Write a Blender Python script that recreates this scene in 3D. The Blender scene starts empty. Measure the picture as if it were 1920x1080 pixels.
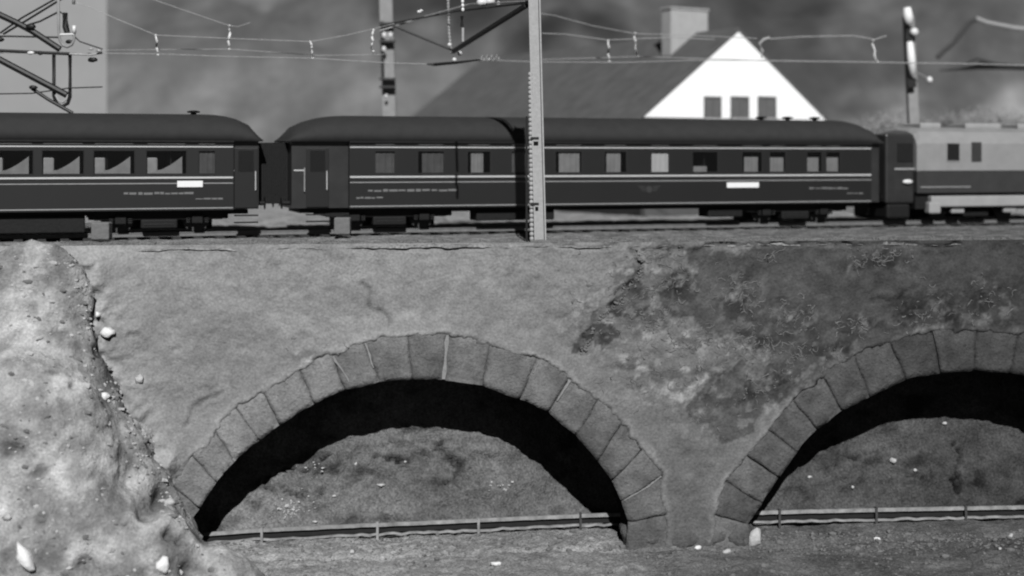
import bpy, bmesh, math, random
import numpy as np
from mathutils import Vector, Matrix

# ------------------------------------------------------------------ camera, world, sun
sc = bpy.context.scene
FPX, CZ, HY = 2667.0, 2.38, 298.0
cam_d = bpy.data.cameras.new('camera'); cam = bpy.data.objects.new('camera', cam_d)
sc.collection.objects.link(cam); sc.camera = cam
cam.location = (0, 0, CZ); cam.rotation_euler = (math.radians(90), 0, 0)
cam_d.sensor_width = 36; cam_d.lens = 50.0; cam_d.shift_y = -242 / 1920
cam_d.clip_start = 0.5; cam_d.clip_end = 900
cam_d.dof.use_dof = True; cam_d.dof.focus_distance = 40.2; cam_d.dof.aperture_fstop = 0.145

SUN = Vector((-0.065, 1.0, -0.76)).normalized()
w = bpy.data.worlds.new('World'); sc.world = w; w.use_nodes = True
nt = w.node_tree; nt.nodes.clear()
sky = nt.nodes.new('ShaderNodeTexSky'); sky.sky_type = 'NISHITA'; sky.sun_disc = False
sky.air_density = 0.35; sky.dust_density = 0.0; sky.altitude = 4000
sky.sun_elevation = math.asin(-SUN.z); sky.sun_rotation = math.atan2(-SUN.x, -SUN.y)
bw = nt.nodes.new('ShaderNodeRGBToBW'); bg = nt.nodes.new('ShaderNodeBackground')
wo = nt.nodes.new('ShaderNodeOutputWorld'); bg.inputs['Strength'].default_value = 0.05
nt.links.new(sky.outputs[0], bw.inputs[0]); nt.links.new(bw.outputs[0], bg.inputs['Color'])
nt.links.new(bg.outputs[0], wo.inputs[0])
sl = bpy.data.lights.new('sun', 'SUN'); sl.energy = 5.0; sl.angle = math.radians(0.5)
so = bpy.data.objects.new('sun', sl); sc.collection.objects.link(so)
so.rotation_euler = SUN.to_track_quat('-Z', 'Y').to_euler(); so.location = (12, -20, 30)
vs = sc.view_settings; vs.view_transform = 'Standard'; vs.look = 'None'
vs.exposure = 0.0; vs.gamma = 1.0; vs.use_curve_mapping = False
sc.cycles.max_bounces = 5; sc.cycles.diffuse_bounces = 0; sc.cycles.use_denoising = True
sc.cycles.filter_width = 2.1

R = random.Random(7)

# ------------------------------------------------------------------ mapping helpers
def P(px, py, Y):
    return Vector(((px - 960) * Y / FPX, Y, CZ - (py - HY) * Y / FPX))
WK, TK = 0.00004, 0.000123          # how fast wall and train recede to the right
WT, TT = math.atan(WK * FPX), math.atan(TK * FPX)
def wY(px): return 40.0 / (1 - WK * (px - 960))
def tY(px): return 47.0 / (1 - TK * (px - 960))
def wu(px): return (px - 960) * wY(px) / FPX / math.cos(WT)
def tu(px): return (px - 960) * tY(px) / FPX / math.cos(TT)
def wz(px, py): return CZ - (py - HY) * wY(px) / FPX
def tz(px, py): return CZ - (py - HY) * tY(px) / FPX
def wl(px, py): return (wu(px), wz(px, py))
def lin(v):
    v = np.asarray(v, dtype=float) / 255.0
    return np.where(v <= 0.04045, v / 12.92, ((v + 0.055) / 1.055) ** 2.4)
KA = 0.76                           # albedo that a sunlit upright face needs for a display value
def A(v): return float(lin(v)) * KA

# ------------------------------------------------------------------ value noise
def vn(x, y, seed=0, z=None):
    x = np.asarray(x, float); y = np.asarray(y, float)
    z = np.zeros_like(x) if z is None else np.asarray(z, float)
    xi, yi, zi = np.floor(x), np.floor(y), np.floor(z)
    fx, fy, fz = x - xi, y - yi, z - zi
    fx = fx*fx*(3-2*fx); fy = fy*fy*(3-2*fy); fz = fz*fz*(3-2*fz)
    def h(a, b, c):
        n = (a.astype(np.int64) * 374761393 + b.astype(np.int64) * 668265263 + c.astype(np.int64) * 2147483647 + seed * 974634777) & 0xffffffff
        n = ((n ^ (n >> 13)) * 1274126177) & 0xffffffff
        n = n ^ (n >> 16)
        return (n & 0xffff) / 65535.0
    r = 0
    for dz, wz_ in ((0, 1-fz), (1, fz)):
        a = h(xi, yi, zi+dz); b = h(xi+1, yi, zi+dz); c = h(xi, yi+1, zi+dz); d = h(xi+1, yi+1, zi+dz)
        r = r + wz_ * ((a*(1-fx)+b*fx)*(1-fy) + (c*(1-fx)+d*fx)*fy)
    return r * 2 - 1
def fbm(x, y, seed=0, o=4, z=None):
    s, a, t = 0, 1.0, 0
    for i in range(o):
        k = 2.03 ** i
        s = s + a * vn(np.asarray(x)*k + 17.3*i, np.asarray(y)*k - 9.1*i, seed+i, None if z is None else np.asarray(z)*k)
        t += a; a *= 0.5
    return s / t * 1.6
def inpoly(x, y, poly):
    r = np.zeros(np.shape(x), bool); n = len(poly)
    for i in range(n):
        x1, y1 = poly[i]; x2, y2 = poly[(i+1) % n]
        if y1 == y2: continue
        c = ((y1 > y) != (y2 > y)) & (x < (x2-x1)*(y-y1)/(y2-y1)+x1)
        r ^= c
    return r
def dline(x, y, pts):
    d = np.full(np.shape(x), 1e9)
    for (x1, y1), (x2, y2) in zip(pts[:-1], pts[1:]):
        L = (x2-x1)**2+(y2-y1)**2 + 1e-12
        t = np.clip(((x-x1)*(x2-x1)+(y-y1)*(y2-y1))/L, 0, 1)
        d = np.minimum(d, np.hypot(x-x1-t*(x2-x1), y-y1-t*(y2-y1)))
    return d
def idw(x, y, anchors, p=2.2, s=40.0):
    n = 0; dsum = 0
    for ax, ay, v in anchors:
        wgt = 1.0 / (((x-ax)**2 + (y-ay)**2 + s*s) ** (p/2) / s**p)
        n = n + wgt * v; dsum = dsum + wgt
    return n / dsum

# ------------------------------------------------------------------ materials
def material(name, v=None, rough=0.8, bump=0.0, scale=8.0, var=0.15, metallic=0.0, alpha=1.0, tone=False, spec=0.3, fine=0.0, speck=0.0, grain=0.0):
    m = bpy.data.materials.new(name); m.use_nodes = True
    n = m.node_tree.nodes; l = m.node_tree.links; b = n['Principled BSDF']
    b.inputs['Roughness'].default_value = rough; b.inputs['Metallic'].default_value = metallic
    b.inputs['Specular IOR Level'].default_value = spec
    tc = n.new('ShaderNodeTexCoord')
    if tone:
        at = n.new('ShaderNodeAttribute'); at.attribute_name = 'tone'; src = at.outputs['Fac']
    else:
        va = n.new('ShaderNodeValue'); va.outputs[0].default_value = A(v); src = va.outputs[0]
    n1 = n.new('ShaderNodeTexNoise'); n1.inputs['Scale'].default_value = scale; n1.inputs['Detail'].default_value = 8
    n1.inputs['Roughness'].default_value = 0.62
    l.new(tc.outputs['Object'], n1.inputs['Vector'])
    mr = n.new('ShaderNodeMapRange'); mr.inputs[1].default_value = 0.3; mr.inputs[2].default_value = 0.7
    mr.inputs[3].default_value = 1 - var; mr.inputs[4].default_value = 1 + var
    l.new(n1.outputs['Fac'], mr.inputs[0])
    mu = n.new('ShaderNodeMath'); mu.operation = 'MULTIPLY'; l.new(src, mu.inputs[0]); l.new(mr.outputs[0], mu.inputs[1])
    out = mu.outputs[0]
    if grain > 0:
        ng = n.new('ShaderNodeTexNoise'); ng.inputs['Scale'].default_value = 14; ng.inputs['Detail'].default_value = 2
        l.new(tc.outputs['Object'], ng.inputs['Vector'])
        mg = n.new('ShaderNodeMapRange'); mg.inputs[1].default_value = 0.3; mg.inputs[2].default_value = 0.7
        mg.inputs[3].default_value = 1 - grain; mg.inputs[4].default_value = 1 + grain
        l.new(ng.outputs['Fac'], mg.inputs[0])
        m5 = n.new('ShaderNodeMath'); m5.operation = 'MULTIPLY'; l.new(out, m5.inputs[0]); l.new(mg.outputs[0], m5.inputs[1]); out = m5.outputs[0]
    if speck > 0:
        n3 = n.new('ShaderNodeTexNoise'); n3.inputs['Scale'].default_value = scale * 4.5; n3.inputs['Detail'].default_value = 3
        l.new(tc.outputs['Object'], n3.inputs['Vector'])
        m3 = n.new('ShaderNodeMapRange'); m3.inputs[1].default_value = 0.62; m3.inputs[2].default_value = 0.72
        m3.inputs[3].default_value = 1.0; m3.inputs[4].default_value = 1 + speck
        l.new(n3.outputs['Fac'], m3.inputs[0])
        m4 = n.new('ShaderNodeMath'); m4.operation = 'MULTIPLY'; l.new(out, m4.inputs[0]); l.new(m3.outputs[0], m4.inputs[1]); out = m4.outputs[0]
    cc = n.new('ShaderNodeCombineColor'); [l.new(out, cc.inputs[i]) for i in range(3)]
    l.new(cc.outputs[0], b.inputs['Base Color'])
    if bump > 0:
        bp = n.new('ShaderNodeBump'); bp.inputs['Strength'].default_value = 1.0; bp.inputs['Distance'].default_value = bump
        l.new(n1.outputs['Fac'], bp.inputs['Height']); last = bp
        if fine > 0:
            n2 = n.new('ShaderNodeTexNoise'); n2.inputs['Scale'].default_value = scale * 5; n2.inputs['Detail'].default_value = 6
            l.new(tc.outputs['Object'], n2.inputs['Vector'])
            b2 = n.new('ShaderNodeBump'); b2.inputs['Distance'].default_value = fine
            l.new(n2.outputs['Fac'], b2.inputs['Height']); l.new(bp.outputs[0], b2.inputs['Normal']); last = b2
        l.new(last.outputs[0], b.inputs['Normal'])
    if alpha < 1: b.inputs['Alpha'].default_value = alpha
    return m

M_wall = material('painted_plaster', tone=True, spec=0.0, grain=0.17, rough=0.9, bump=0.05, scale=2.6, var=0.08, fine=0.022, speck=0.12)
M_earth = material('earth', tone=True, spec=0.0, grain=0.30, rough=0.95, bump=0.06, scale=3.5, var=0.22, fine=0.04, speck=0.35)
M_rock = material('pale_plaster_rock', tone=True, spec=0.0, grain=0.20, rough=0.9, bump=0.06, scale=3.2, var=0.14, fine=0.03, speck=0.30)
M_hill = material('hillside', tone=True, rough=1.0, bump=0.3, scale=0.5, var=0.22)
M_stones = [material('arch_stone_%s' % k, tone=True, spec=0.0, grain=0.17, rough=0.88, bump=0.09, scale=3.2, var=0.14, fine=0.025, speck=0.15) for k in ('a',)]
M_mortar = material('pale_mortar', 146, bump=0.03, scale=12)
M_lichen = material('pale_lichen', 118, bump=0.02, scale=20, var=0.25)
M_white = material('white_stone', 245, bump=0.03, scale=10, var=0.08)
M_pale = material('pale_stone', 190, bump=0.04, scale=8, var=0.15)
M_dsteel = material('dark_steel', 30, rough=0.5, metallic=0.0, bump=0.004, scale=30, var=0.3)
M_mast = material('galvanised_mast', 172, rough=0.55, bump=0.01, scale=14, var=0.12)
M_bead = material('white_ceramic', 235, rough=0.3, scale=20, var=0.15, spec=0.5)
M_wire = material('wire_metal', 165, rough=0.35, scale=8, var=0.3, spec=0.6)
M_wiredark = material('dark_wire', 45, rough=0.5, scale=8, var=0.3)
M_rail = material('rail_steel', 120, rough=0.45, scale=6, var=0.2, spec=0.5)
M_railside = material('rusty_rail_side', 70, rough=0.8, scale=9, var=0.3)
M_sleeper = material('sleeper_wood', 62, rough=0.9, bump=0.02, scale=9, var=0.3)
M_guard = material('pale_rail_bar', 152, rough=0.7, bump=0.01, scale=3.5, var=0.42, fine=0.004)
M_gapshade = material('gap_shade', 34, rough=0.8, scale=6, var=0.3)
M_body = material('dark_coach_paint', 32, rough=0.4, scale=0.8, var=0.07, spec=0.5)
M_vest = material('worn_vestibule_paint', 50, rough=0.4, scale=2, var=0.2, spec=0.4)
M_roof = material('grey_coach_roof', 50, rough=0.85, bump=0.01, scale=2.5, var=0.12)
M_trim = material('cream_trim', 205, rough=0.35, scale=5, var=0.06)
M_trimdim = material('dull_trim', 158, rough=0.45, scale=5, var=0.1)
M_under = material('underframe_black', 20, rough=0.7, bump=0.01, scale=12, var=0.4)
M_wheel = material('wheel_steel', 72, rough=0.5, scale=8, var=0.3)
M_glass = material('window_glass', 25, rough=0.08, scale=2, var=0.1, alpha=0.2, spec=0.5)
M_slot = material('dull_metal_slot', 105, rough=0.5, scale=5, var=0.2)
M_seat = material('seat_cloth', 190, rough=0.8, scale=5, var=0.15)
M_blindw = material('white_blind', 240, rough=0.8, scale=5, var=0.04)
M_blindg = material('grey_blind', 172, rough=0.8, scale=3, var=0.15)
M_blindd = material('dim_curtain', 112, rough=0.8, scale=3, var=0.2)
M_inner = material('dark_interior', 40, rough=0.8, scale=4, var=0.2)
M_letter = material('pale_lettering', 118, rough=0.6, scale=9, var=0.1)
M_board = material('white_board', 250, rough=0.6, scale=9, var=0.03)
M_locop = material('pale_railcar_paint', 150, rough=0.45, bump=0.01, scale=1.5, var=0.10)
M_locod = material('dark_railcar_band', 62, rough=0.45, scale=2, var=0.12)
M_locos = material('pale_skirt', 165, rough=0.5, scale=2, var=0.1)
M_render = material('white_render', 272, rough=0.9, scale=0.5, var=0.02)
M_lowdark = material('shaded_side_wall', 52, rough=0.9, scale=2, var=0.15)  # shade on the house side put into a darker wall colour
M_chip = material('dull_white_chip', 195, bump=0.03, scale=10, var=0.2)
M_lower = material('grey_lower_wall', 92, rough=0.9, scale=2, var=0.12, bump=0.02)
M_tile = material('roof_tile', 94, rough=0.85, scale=1.2, var=0.2, bump=0.02)
M_chim = material('chimney_render', 182, rough=0.9, scale=3, var=0.07, bump=0.02)
M_winf = material('house_window_frame', 190, rough=0.6, scale=3, var=0.05)
M_shut = material('house_shutter', 108, rough=0.7, scale=3, var=0.12)
M_bldg = material('pale_building_render', 160, rough=0.95, scale=0.35, var=0.07, bump=0.02)
M_farmast = material('far_mast_grey', 148, rough=0.7, scale=4, var=0.15)
M_shrub = material('dry_shrub', 152, rough=0.95, scale=3, var=0.4)
M_conc = material('concrete_block', 118, rough=0.9, bump=0.03, scale=8, var=0.15)

# ------------------------------------------------------------------ mesh helpers
class MB:
    def __init__(s): s.v = []; s.f = []
    def add(s, vs_, fs):
        o = len(s.v); s.v += [tuple(p) for p in vs_]; s.f += [tuple(i+o for i in f) for f in fs]; return s
    def box(s, x0, x1, y0, y1, z0, z1):
        v = [(x,y,z) for z in (z0,z1) for y in (y0,y1) for x in (x0,x1)]
        return s.add(v, [(0,2,3,1),(4,5,7,6),(0,1,5,4),(2,6,7,3),(0,4,6,2),(1,3,7,5)])
    def bbox(s, x0, x1, y0, y1, z0, z1, b=0.02):      # box with chamfered vertical/horizontal edges
        bm = bmesh.new(); m = bmesh.ops.create_cube(bm, size=1)
        for q in bm.verts: q.co = Vector(((x0+x1)/2+q.co.x*(x1-x0), (y0+y1)/2+q.co.y*(y1-y0), (z0+z1)/2+q.co.z*(z1-z0)))
        bmesh.ops.bevel(bm, geom=bm.edges[:], offset=b, segments=2, affect='EDGES', profile=0.5)
        bm.verts.index_update(); s.add([q.co.copy() for q in bm.verts], [[q.index for q in f.verts] for f in bm.faces]); bm.free(); return s
    def tube(s, pts, r, n=8, caps=True):
        pts = [Vector(p) for p in pts]; rs = r if isinstance(r, (list, tuple)) else [r]*len(pts)
        o = len(s.v); up = Vector((0, 0, 1))
        for i, p in enumerate(pts):
            t = (pts[min(i+1, len(pts)-1)] - pts[max(i-1, 0)]).normalized()
            a = t.cross(up)
            if a.length < 1e-3: a = t.cross(Vector((0, 1, 0)))
            a.normalize(); b = t.cross(a).normalized()
            for k in range(n):
                c = 2*math.pi*k/n; s.v.append(tuple(p + (a*math.cos(c)+b*math.sin(c))*rs[i]))
        for i in range(len(pts)-1):
            for k in range(n):
                k2 = (k+1) % n; s.f.append((o+i*n+k, o+i*n+k2, o+(i+1)*n+k2, o+(i+1)*n+k))
        if caps:
            s.f.append(tuple(o+k for k in range(n))); e = o+(len(pts)-1)*n; s.f.append(tuple(e+k for k in reversed(range(n))))
        return s
    def blob(s, c, r, seed=0, jit=0.25, sub=2):
        bm = bmesh.new(); bmesh.ops.create_icosphere(bm, subdivisions=sub, radius=1); rr = random.Random(seed)
        ph = [rr.uniform(0, 6) for _ in range(6)]
        for q in bm.verts:
            d = q.co.copy()
            k = 1 + jit*(math.sin(d.x*3+ph[0])*math.sin(d.y*2.7+ph[1]) + 0.6*math.sin(d.z*5+ph[2])*math.sin(d.x*4.3+ph[3]))
            q.co = Vector((c[0]+d.x*r[0]*k, c[1]+d.y*r[1]*k, c[2]+d.z*r[2]*k))
        bm.verts.index_update(); s.add([q.co.copy() for q in bm.verts], [[q.index for q in f.verts] for f in bm.faces]); bm.free(); return s
    def build(s, name, m, parent=None, smooth=False, tone=None):
        me = bpy.data.meshes.new(name); me.from_pydata([tuple(p) for p in s.v], [], s.f)
        bm = bmesh.new(); bm.from_mesh(me); bmesh.ops.recalc_face_normals(bm, faces=bm.faces); bm.to_mesh(me); bm.free()
        me.materials.append(m)
        if smooth: me.shade_smooth()
        if tone is not None:
            a = me.attributes.new('tone', 'FLOAT', 'POINT'); a.data.foreach_set('value', np.full(len(me.vertices), tone, dtype=np.float32))
        o = bpy.data.objects.new(name, me); sc.collection.objects.link(o)
        if parent: o.parent = parent
        return o

def grid_mesh(name, V, nx, ny, mat, tone=None, keep=None, parent=None, smooth=True):
    """V (ny,nx,3); keep boolean per cell."""
    idx = np.arange(nx*ny).reshape(ny, nx)
    q = np.stack([idx[:-1,:-1], idx[:-1,1:], idx[1:,1:], idx[1:,:-1]], -1)
    q = q[keep] if keep is not None else q.reshape(-1, 4)
    q = q.reshape(-1, 4); used = np.unique(q); remap = np.full(nx*ny, -1); remap[used] = np.arange(len(used)); q = remap[q]
    vv = V.reshape(-1, 3)[used]
    me = bpy.data.meshes.new(name)
    me.vertices.add(len(vv)); me.vertices.foreach_set('co', vv.astype(np.float32).ravel())
    me.loops.add(q.size); me.loops.foreach_set('vertex_index', q.ravel().astype(np.int32))
    me.polygons.add(len(q)); me.polygons.foreach_set('loop_start', (np.arange(len(q))*4).astype(np.int32))
    me.polygons.foreach_set('loop_total', np.full(len(q), 4, np.int32)); me.update(calc_edges=True)
    if smooth: me.shade_smooth()
    me.materials.append(mat)
    if tone is not None:
        a = me.attributes.new('tone', 'FLOAT', 'POINT'); a.data.foreach_set('value', tone.reshape(-1)[used].astype(np.float32))
    o = bpy.data.objects.new(name, me); sc.collection.objects.link(o)
    if parent: o.parent = parent
    return o

def tag(o, label=None, cat=None, group=None, kind=None):
    if label: o['label'] = label
    if cat: o['category'] = cat
    if group: o['group'] = group
    if kind: o['kind'] = kind
    return o
def thing(name, label, cat, loc=(0,0,0), rz=0.0, group=None):
    o = bpy.data.objects.new(name, None); sc.collection.objects.link(o); o.location = loc; o.rotation_euler = (0,0,rz)
    o.empty_display_size = 0.2
    return tag(o, label, cat, group)
def copy_part(o, parent):
    c = o.copy(); sc.collection.objects.link(c); c.parent = parent; return c

# ------------------------------------------------------------------ STRUCTURE: the arched wall
J1 = [((340,1045),(285,1045)),((350,988),(300,965)),((372,953),(322,908)),((404,905),(362,856)),((438,868),(401,805)),((484,826),(440,762)),
      ((526,797),(492,733)),((588,757),(560,688)),((645,733),(622,664)),((712,717),(683,641)),((772,712),(764,626)),((831,714),(839,625)),
      ((904,724),(920,641)),((976,751),(1008,668)),((1028,772),(1071,708)),((1081,818),(1123,750)),((1122,864),(1167,790)),
      ((1148,903),(1206,842)),((1166,940),(1240,893)),((1177,979),(1251,966)),((1171,1040),(1254,1040))]
L2 = [((1408,1040),(1330,1040)),((1404,984),(1338,964)),((1430,945),(1361,903)),((1461,898),(1400,852)),((1495,848),(1439,804)),
      ((1531,806),(1484,746)),((1580,772),(1540,702)),((1632,745),(1602,664)),((1700,713),(1666,636)),((1765,699),(1748,620)),((1830,696),(1830,615))]
J2 = L2 + [((3660-a[0], a[1]), (3660-b[0], b[1])) for a, b in reversed(L2[:-1])]
def ring(J, f): return [wl(a[0]*(1-f)+b[0]*f, a[1]*(1-f)+b[1]*f) for a, b in J]
def closed(pts): return [(pts[0][0], -12)] + pts + [(pts[-1][0], -12)]
mid = [closed(ring(J, 0.5)) for J in (J1, J2)]
outer = [closed(ring(J, 1.0)) for J in (J1, J2)]
outl = [ring(J, 1.0) for J in (J1, J2)]

wall = thing('arched_wall', 'plastered railway embankment wall with two stone-ringed arches below the train', 'retaining wall', (0, 40, 0), WT)
C = 0.06; u0, u1, z0, z1 = -26.0, 34.0, -10.0, 0.02
nu, nz = int((u1-u0)/C)+1, int((z1-z0)/C)+1
U, Z = np.meshgrid(np.linspace(u0, u1, nu), np.linspace(z0, z1, nz))
def wline(pts): return [wl(*p) for p in pts]
def loc2px(U, Z, W=0.0):
    X = U*math.cos(WT) - W*math.sin(WT); Y = 40 + U*math.sin(WT) + W*math.cos(WT)
    return 960 + FPX*X/Y, HY + (CZ-Z)*FPX/Y
PX, PY = loc2px(U, Z)
inside = inpoly(U, Z, outer[0]) | inpoly(U, Z, outer[1])
d_out = np.minimum(dline(U, Z, outl[0]), dline(U, Z, outl[1]))
sd = np.where(inside, -d_out, d_out) + 0.10*fbm(U*1.7, Z*1.7, 33, 4) + 0.05*fbm(U*6, Z*6, 35, 2) + 0.03
in_out = sd < 0.0
Wd = 0.09*fbm(U*0.45, Z*0.45, 3, 4) + 0.022*fbm(U*2.2, Z*2.2, 11, 3) + 0.014*fbm(U*7, Z*7, 23, 2)
rimn = 0.5 + 0.5*fbm(U*1.3, Z*1.3, 31, 2)
rim = np.exp(-((sd-0.05)/0.10)**2) * (~in_out) * np.clip(rimn+0.1, 0, 1)
near = np.clip(d_out/0.7, 0, 1)
Wd = Wd*np.clip(near+0.05, 0, 1) - 0.022*(1-near) - 0.020*rim
rkl = wline([(120,452),(165,490),(190,580),(205,640),(218,700),(245,770),(292,850),(335,930),(385,980)])
drk = dline(U, Z, rkl); lft = inpoly(U, Z, [(-40, -12), (-40, 1), rkl[0]] + rkl[1:] + [(rkl[-1][0], -12)])
rkb = np.where(lft, 1.0, np.exp(-(drk/0.55)**2)) * np.clip((0.05-Z)/0.5, 0, 1)
Wd = Wd - rkb*(0.34 + 0.16*fbm(U*1.4, Z*1.4, 37, 4) + 0.06*fbm(U*5, Z*5, 39, 3))*np.clip(d_out/0.4, 0, 1)
Wd = np.where(in_out, np.clip(-0.01 - sd*1.2, -0.02, 0.13), Wd)
cracks = [([(1182,468),(1202,492),(1190,520),(1165,548),(1150,572),(1120,590),(1108,612),(1098,640),(1086,665)], 0.05, 0.10),
          ([(683,530),(694,560),(700,585),(722,590),(735,606)], 0.035, 0.07),
          ([(350,800),(362,772),(388,750),(420,735)], 0.035, 0.06),
          ([(1210,466),(1260,470),(1300,470),(1340,460),(1420,457),(1560,458),(1700,457),(1800,459)], 0.035, 0.10),
          ([(1040,462),(1100,466),(1160,462)], 0.03, 0.06),
          ([(1150,575),(1130,582),(1105,580)], 0.03, 0.06), ([(1230,540),(1262,520),(1290,510)], 0.03, 0.05), ([(160,560),(196,600),(206,640)], 0.05, 0.08), ([(238,626),(272,634)], 0.04, 0.05),
          ([(1640,566),(1690,552),(1720,536)], 0.04, 0.05)]
wx = 0.10*fbm(U*3, Z*3, 41, 3); wz2 = 0.10*fbm(U*3, Z*3, 47, 3)
crack_dark = 0
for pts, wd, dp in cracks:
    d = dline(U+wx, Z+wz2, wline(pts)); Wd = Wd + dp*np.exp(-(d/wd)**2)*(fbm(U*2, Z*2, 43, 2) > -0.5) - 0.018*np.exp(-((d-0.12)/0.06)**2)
    crack_dark = np.maximum(crack_dark, np.exp(-(d/(wd*1.3))**2)*(0.4+0.5*rimn))  # darker tone along each crack line
# tone map of the paint
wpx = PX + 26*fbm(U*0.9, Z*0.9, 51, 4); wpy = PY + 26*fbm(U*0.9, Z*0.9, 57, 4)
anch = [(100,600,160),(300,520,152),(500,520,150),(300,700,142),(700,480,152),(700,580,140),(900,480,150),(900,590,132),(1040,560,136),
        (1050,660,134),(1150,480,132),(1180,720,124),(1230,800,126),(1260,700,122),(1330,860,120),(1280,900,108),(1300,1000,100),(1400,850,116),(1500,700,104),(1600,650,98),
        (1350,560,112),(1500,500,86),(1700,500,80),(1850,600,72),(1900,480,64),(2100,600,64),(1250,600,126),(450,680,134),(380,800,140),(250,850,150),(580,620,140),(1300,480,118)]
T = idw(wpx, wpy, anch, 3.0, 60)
moss = [(1300,462),(1262,520),(1232,545),(1290,590),(1330,640),(1430,640),(1405,700),(1330,720),(1270,770),(1290,815),(1380,815),(1480,765),(1560,690),(1660,655),
        (1760,620),(2600,600),(2600,462)]
wpx2 = PX + 34*fbm(U*1.1, Z*1.1, 61, 5); wpy2 = PY + 30*fbm(U*1.1, Z*1.1, 67, 5)
m_ = inpoly(wpx2, wpy2, moss) | (np.hypot(wpx2-1130, (wpy2-635)*1.1) < 32) | (np.hypot(wpx2-1178, (wpy2-560)*1.4) < 34)
hole = (fbm(U*0.75, Z*0.95, 71, 4) > 0.72) & (PX < 1800)
T = np.where(m_ & ~hole, T*0.2 + 0.8*(82 - 0.016*(PX-1300).clip(0, 1000)), T)
cm = 0
for cx, cy, sx, sy in [(1225,600,70,40),(1290,640,70,40),(1385,560,50,60),(1270,530,60,40),(1400,650,60,40),(1490,600,50,40),(1600,610,50,22),(1655,485,50,26),(1600,500,30,14),(1560,660,80,26),(1480,700,80,40),
                       (1300,720,80,60),(1200,690,60,50),(1750,590,80,50),(1860,570,60,50),(1240,490,50,40),(1310,790,40,30),(1430,740,80,40),(1830,660,60,24),(1120,600,60,60),(1180,520,40,40),(600,665,60,14)]:
    cm = np.maximum(cm, np.exp(-((PX-cx)/sx)**2 - ((PY-cy)/sy)**2))
rdg = np.clip(1-3.2*np.abs(fbm(U*4.2+0.25*fbm(U*3, Z*3, 96, 2), Z*4.2, 91, 2)), 0, 1)
spk = np.clip(fbm(U*5.0, Z*5.0, 97, 3)*2.6-0.55, 0, 1)
wisp = np.clip(fbm(U*1.6+0.5*fbm(U*2, Z*2, 92, 2), Z*3.2, 94, 5), -1, 1)
T = T + cm*(30*rdg*(fbm(U*1.4, Z*1.4, 95, 3) > -0.15) + 42*spk - 9 - 20*(wisp > 0.12))
Wd = Wd - 0.02*cm*rdg
T = T + 8*fbm(U*0.5, Z*1.4, 81, 4) + 26*rim - 28*crack_dark + 7*fbm(U*3, Z*3, 83, 3)
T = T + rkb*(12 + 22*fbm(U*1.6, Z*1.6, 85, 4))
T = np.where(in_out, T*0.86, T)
cellpx = (U[:-1,:-1]+U[1:,1:])/2; cellz = (Z[:-1,:-1]+Z[1:,1:])/2
keep = ~(inpoly(cellpx, cellz, mid[0]) | inpoly(cellpx, cellz, mid[1]))
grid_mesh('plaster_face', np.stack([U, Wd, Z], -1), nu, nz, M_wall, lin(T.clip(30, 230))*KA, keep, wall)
# back face and top
nb, nb2 = 200, 40
Ub, Zb = np.meshgrid(np.linspace(u0, u1, nb), np.linspace(z0, -0.03, nb2))
cb = (Ub[:-1,:-1]+Ub[1:,1:])/2; cz_ = (Zb[:-1,:-1]+Zb[1:,1:])/2
grid_mesh('back_face', np.stack([Ub, np.full_like(Ub, 1.15), Zb], -1), nb, nb2, M_wall, np.full(Ub.shape, A(100)), ~(inpoly(cb, cz_, mid[0]) | inpoly(cb, cz_, mid[1])), wall)

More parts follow.
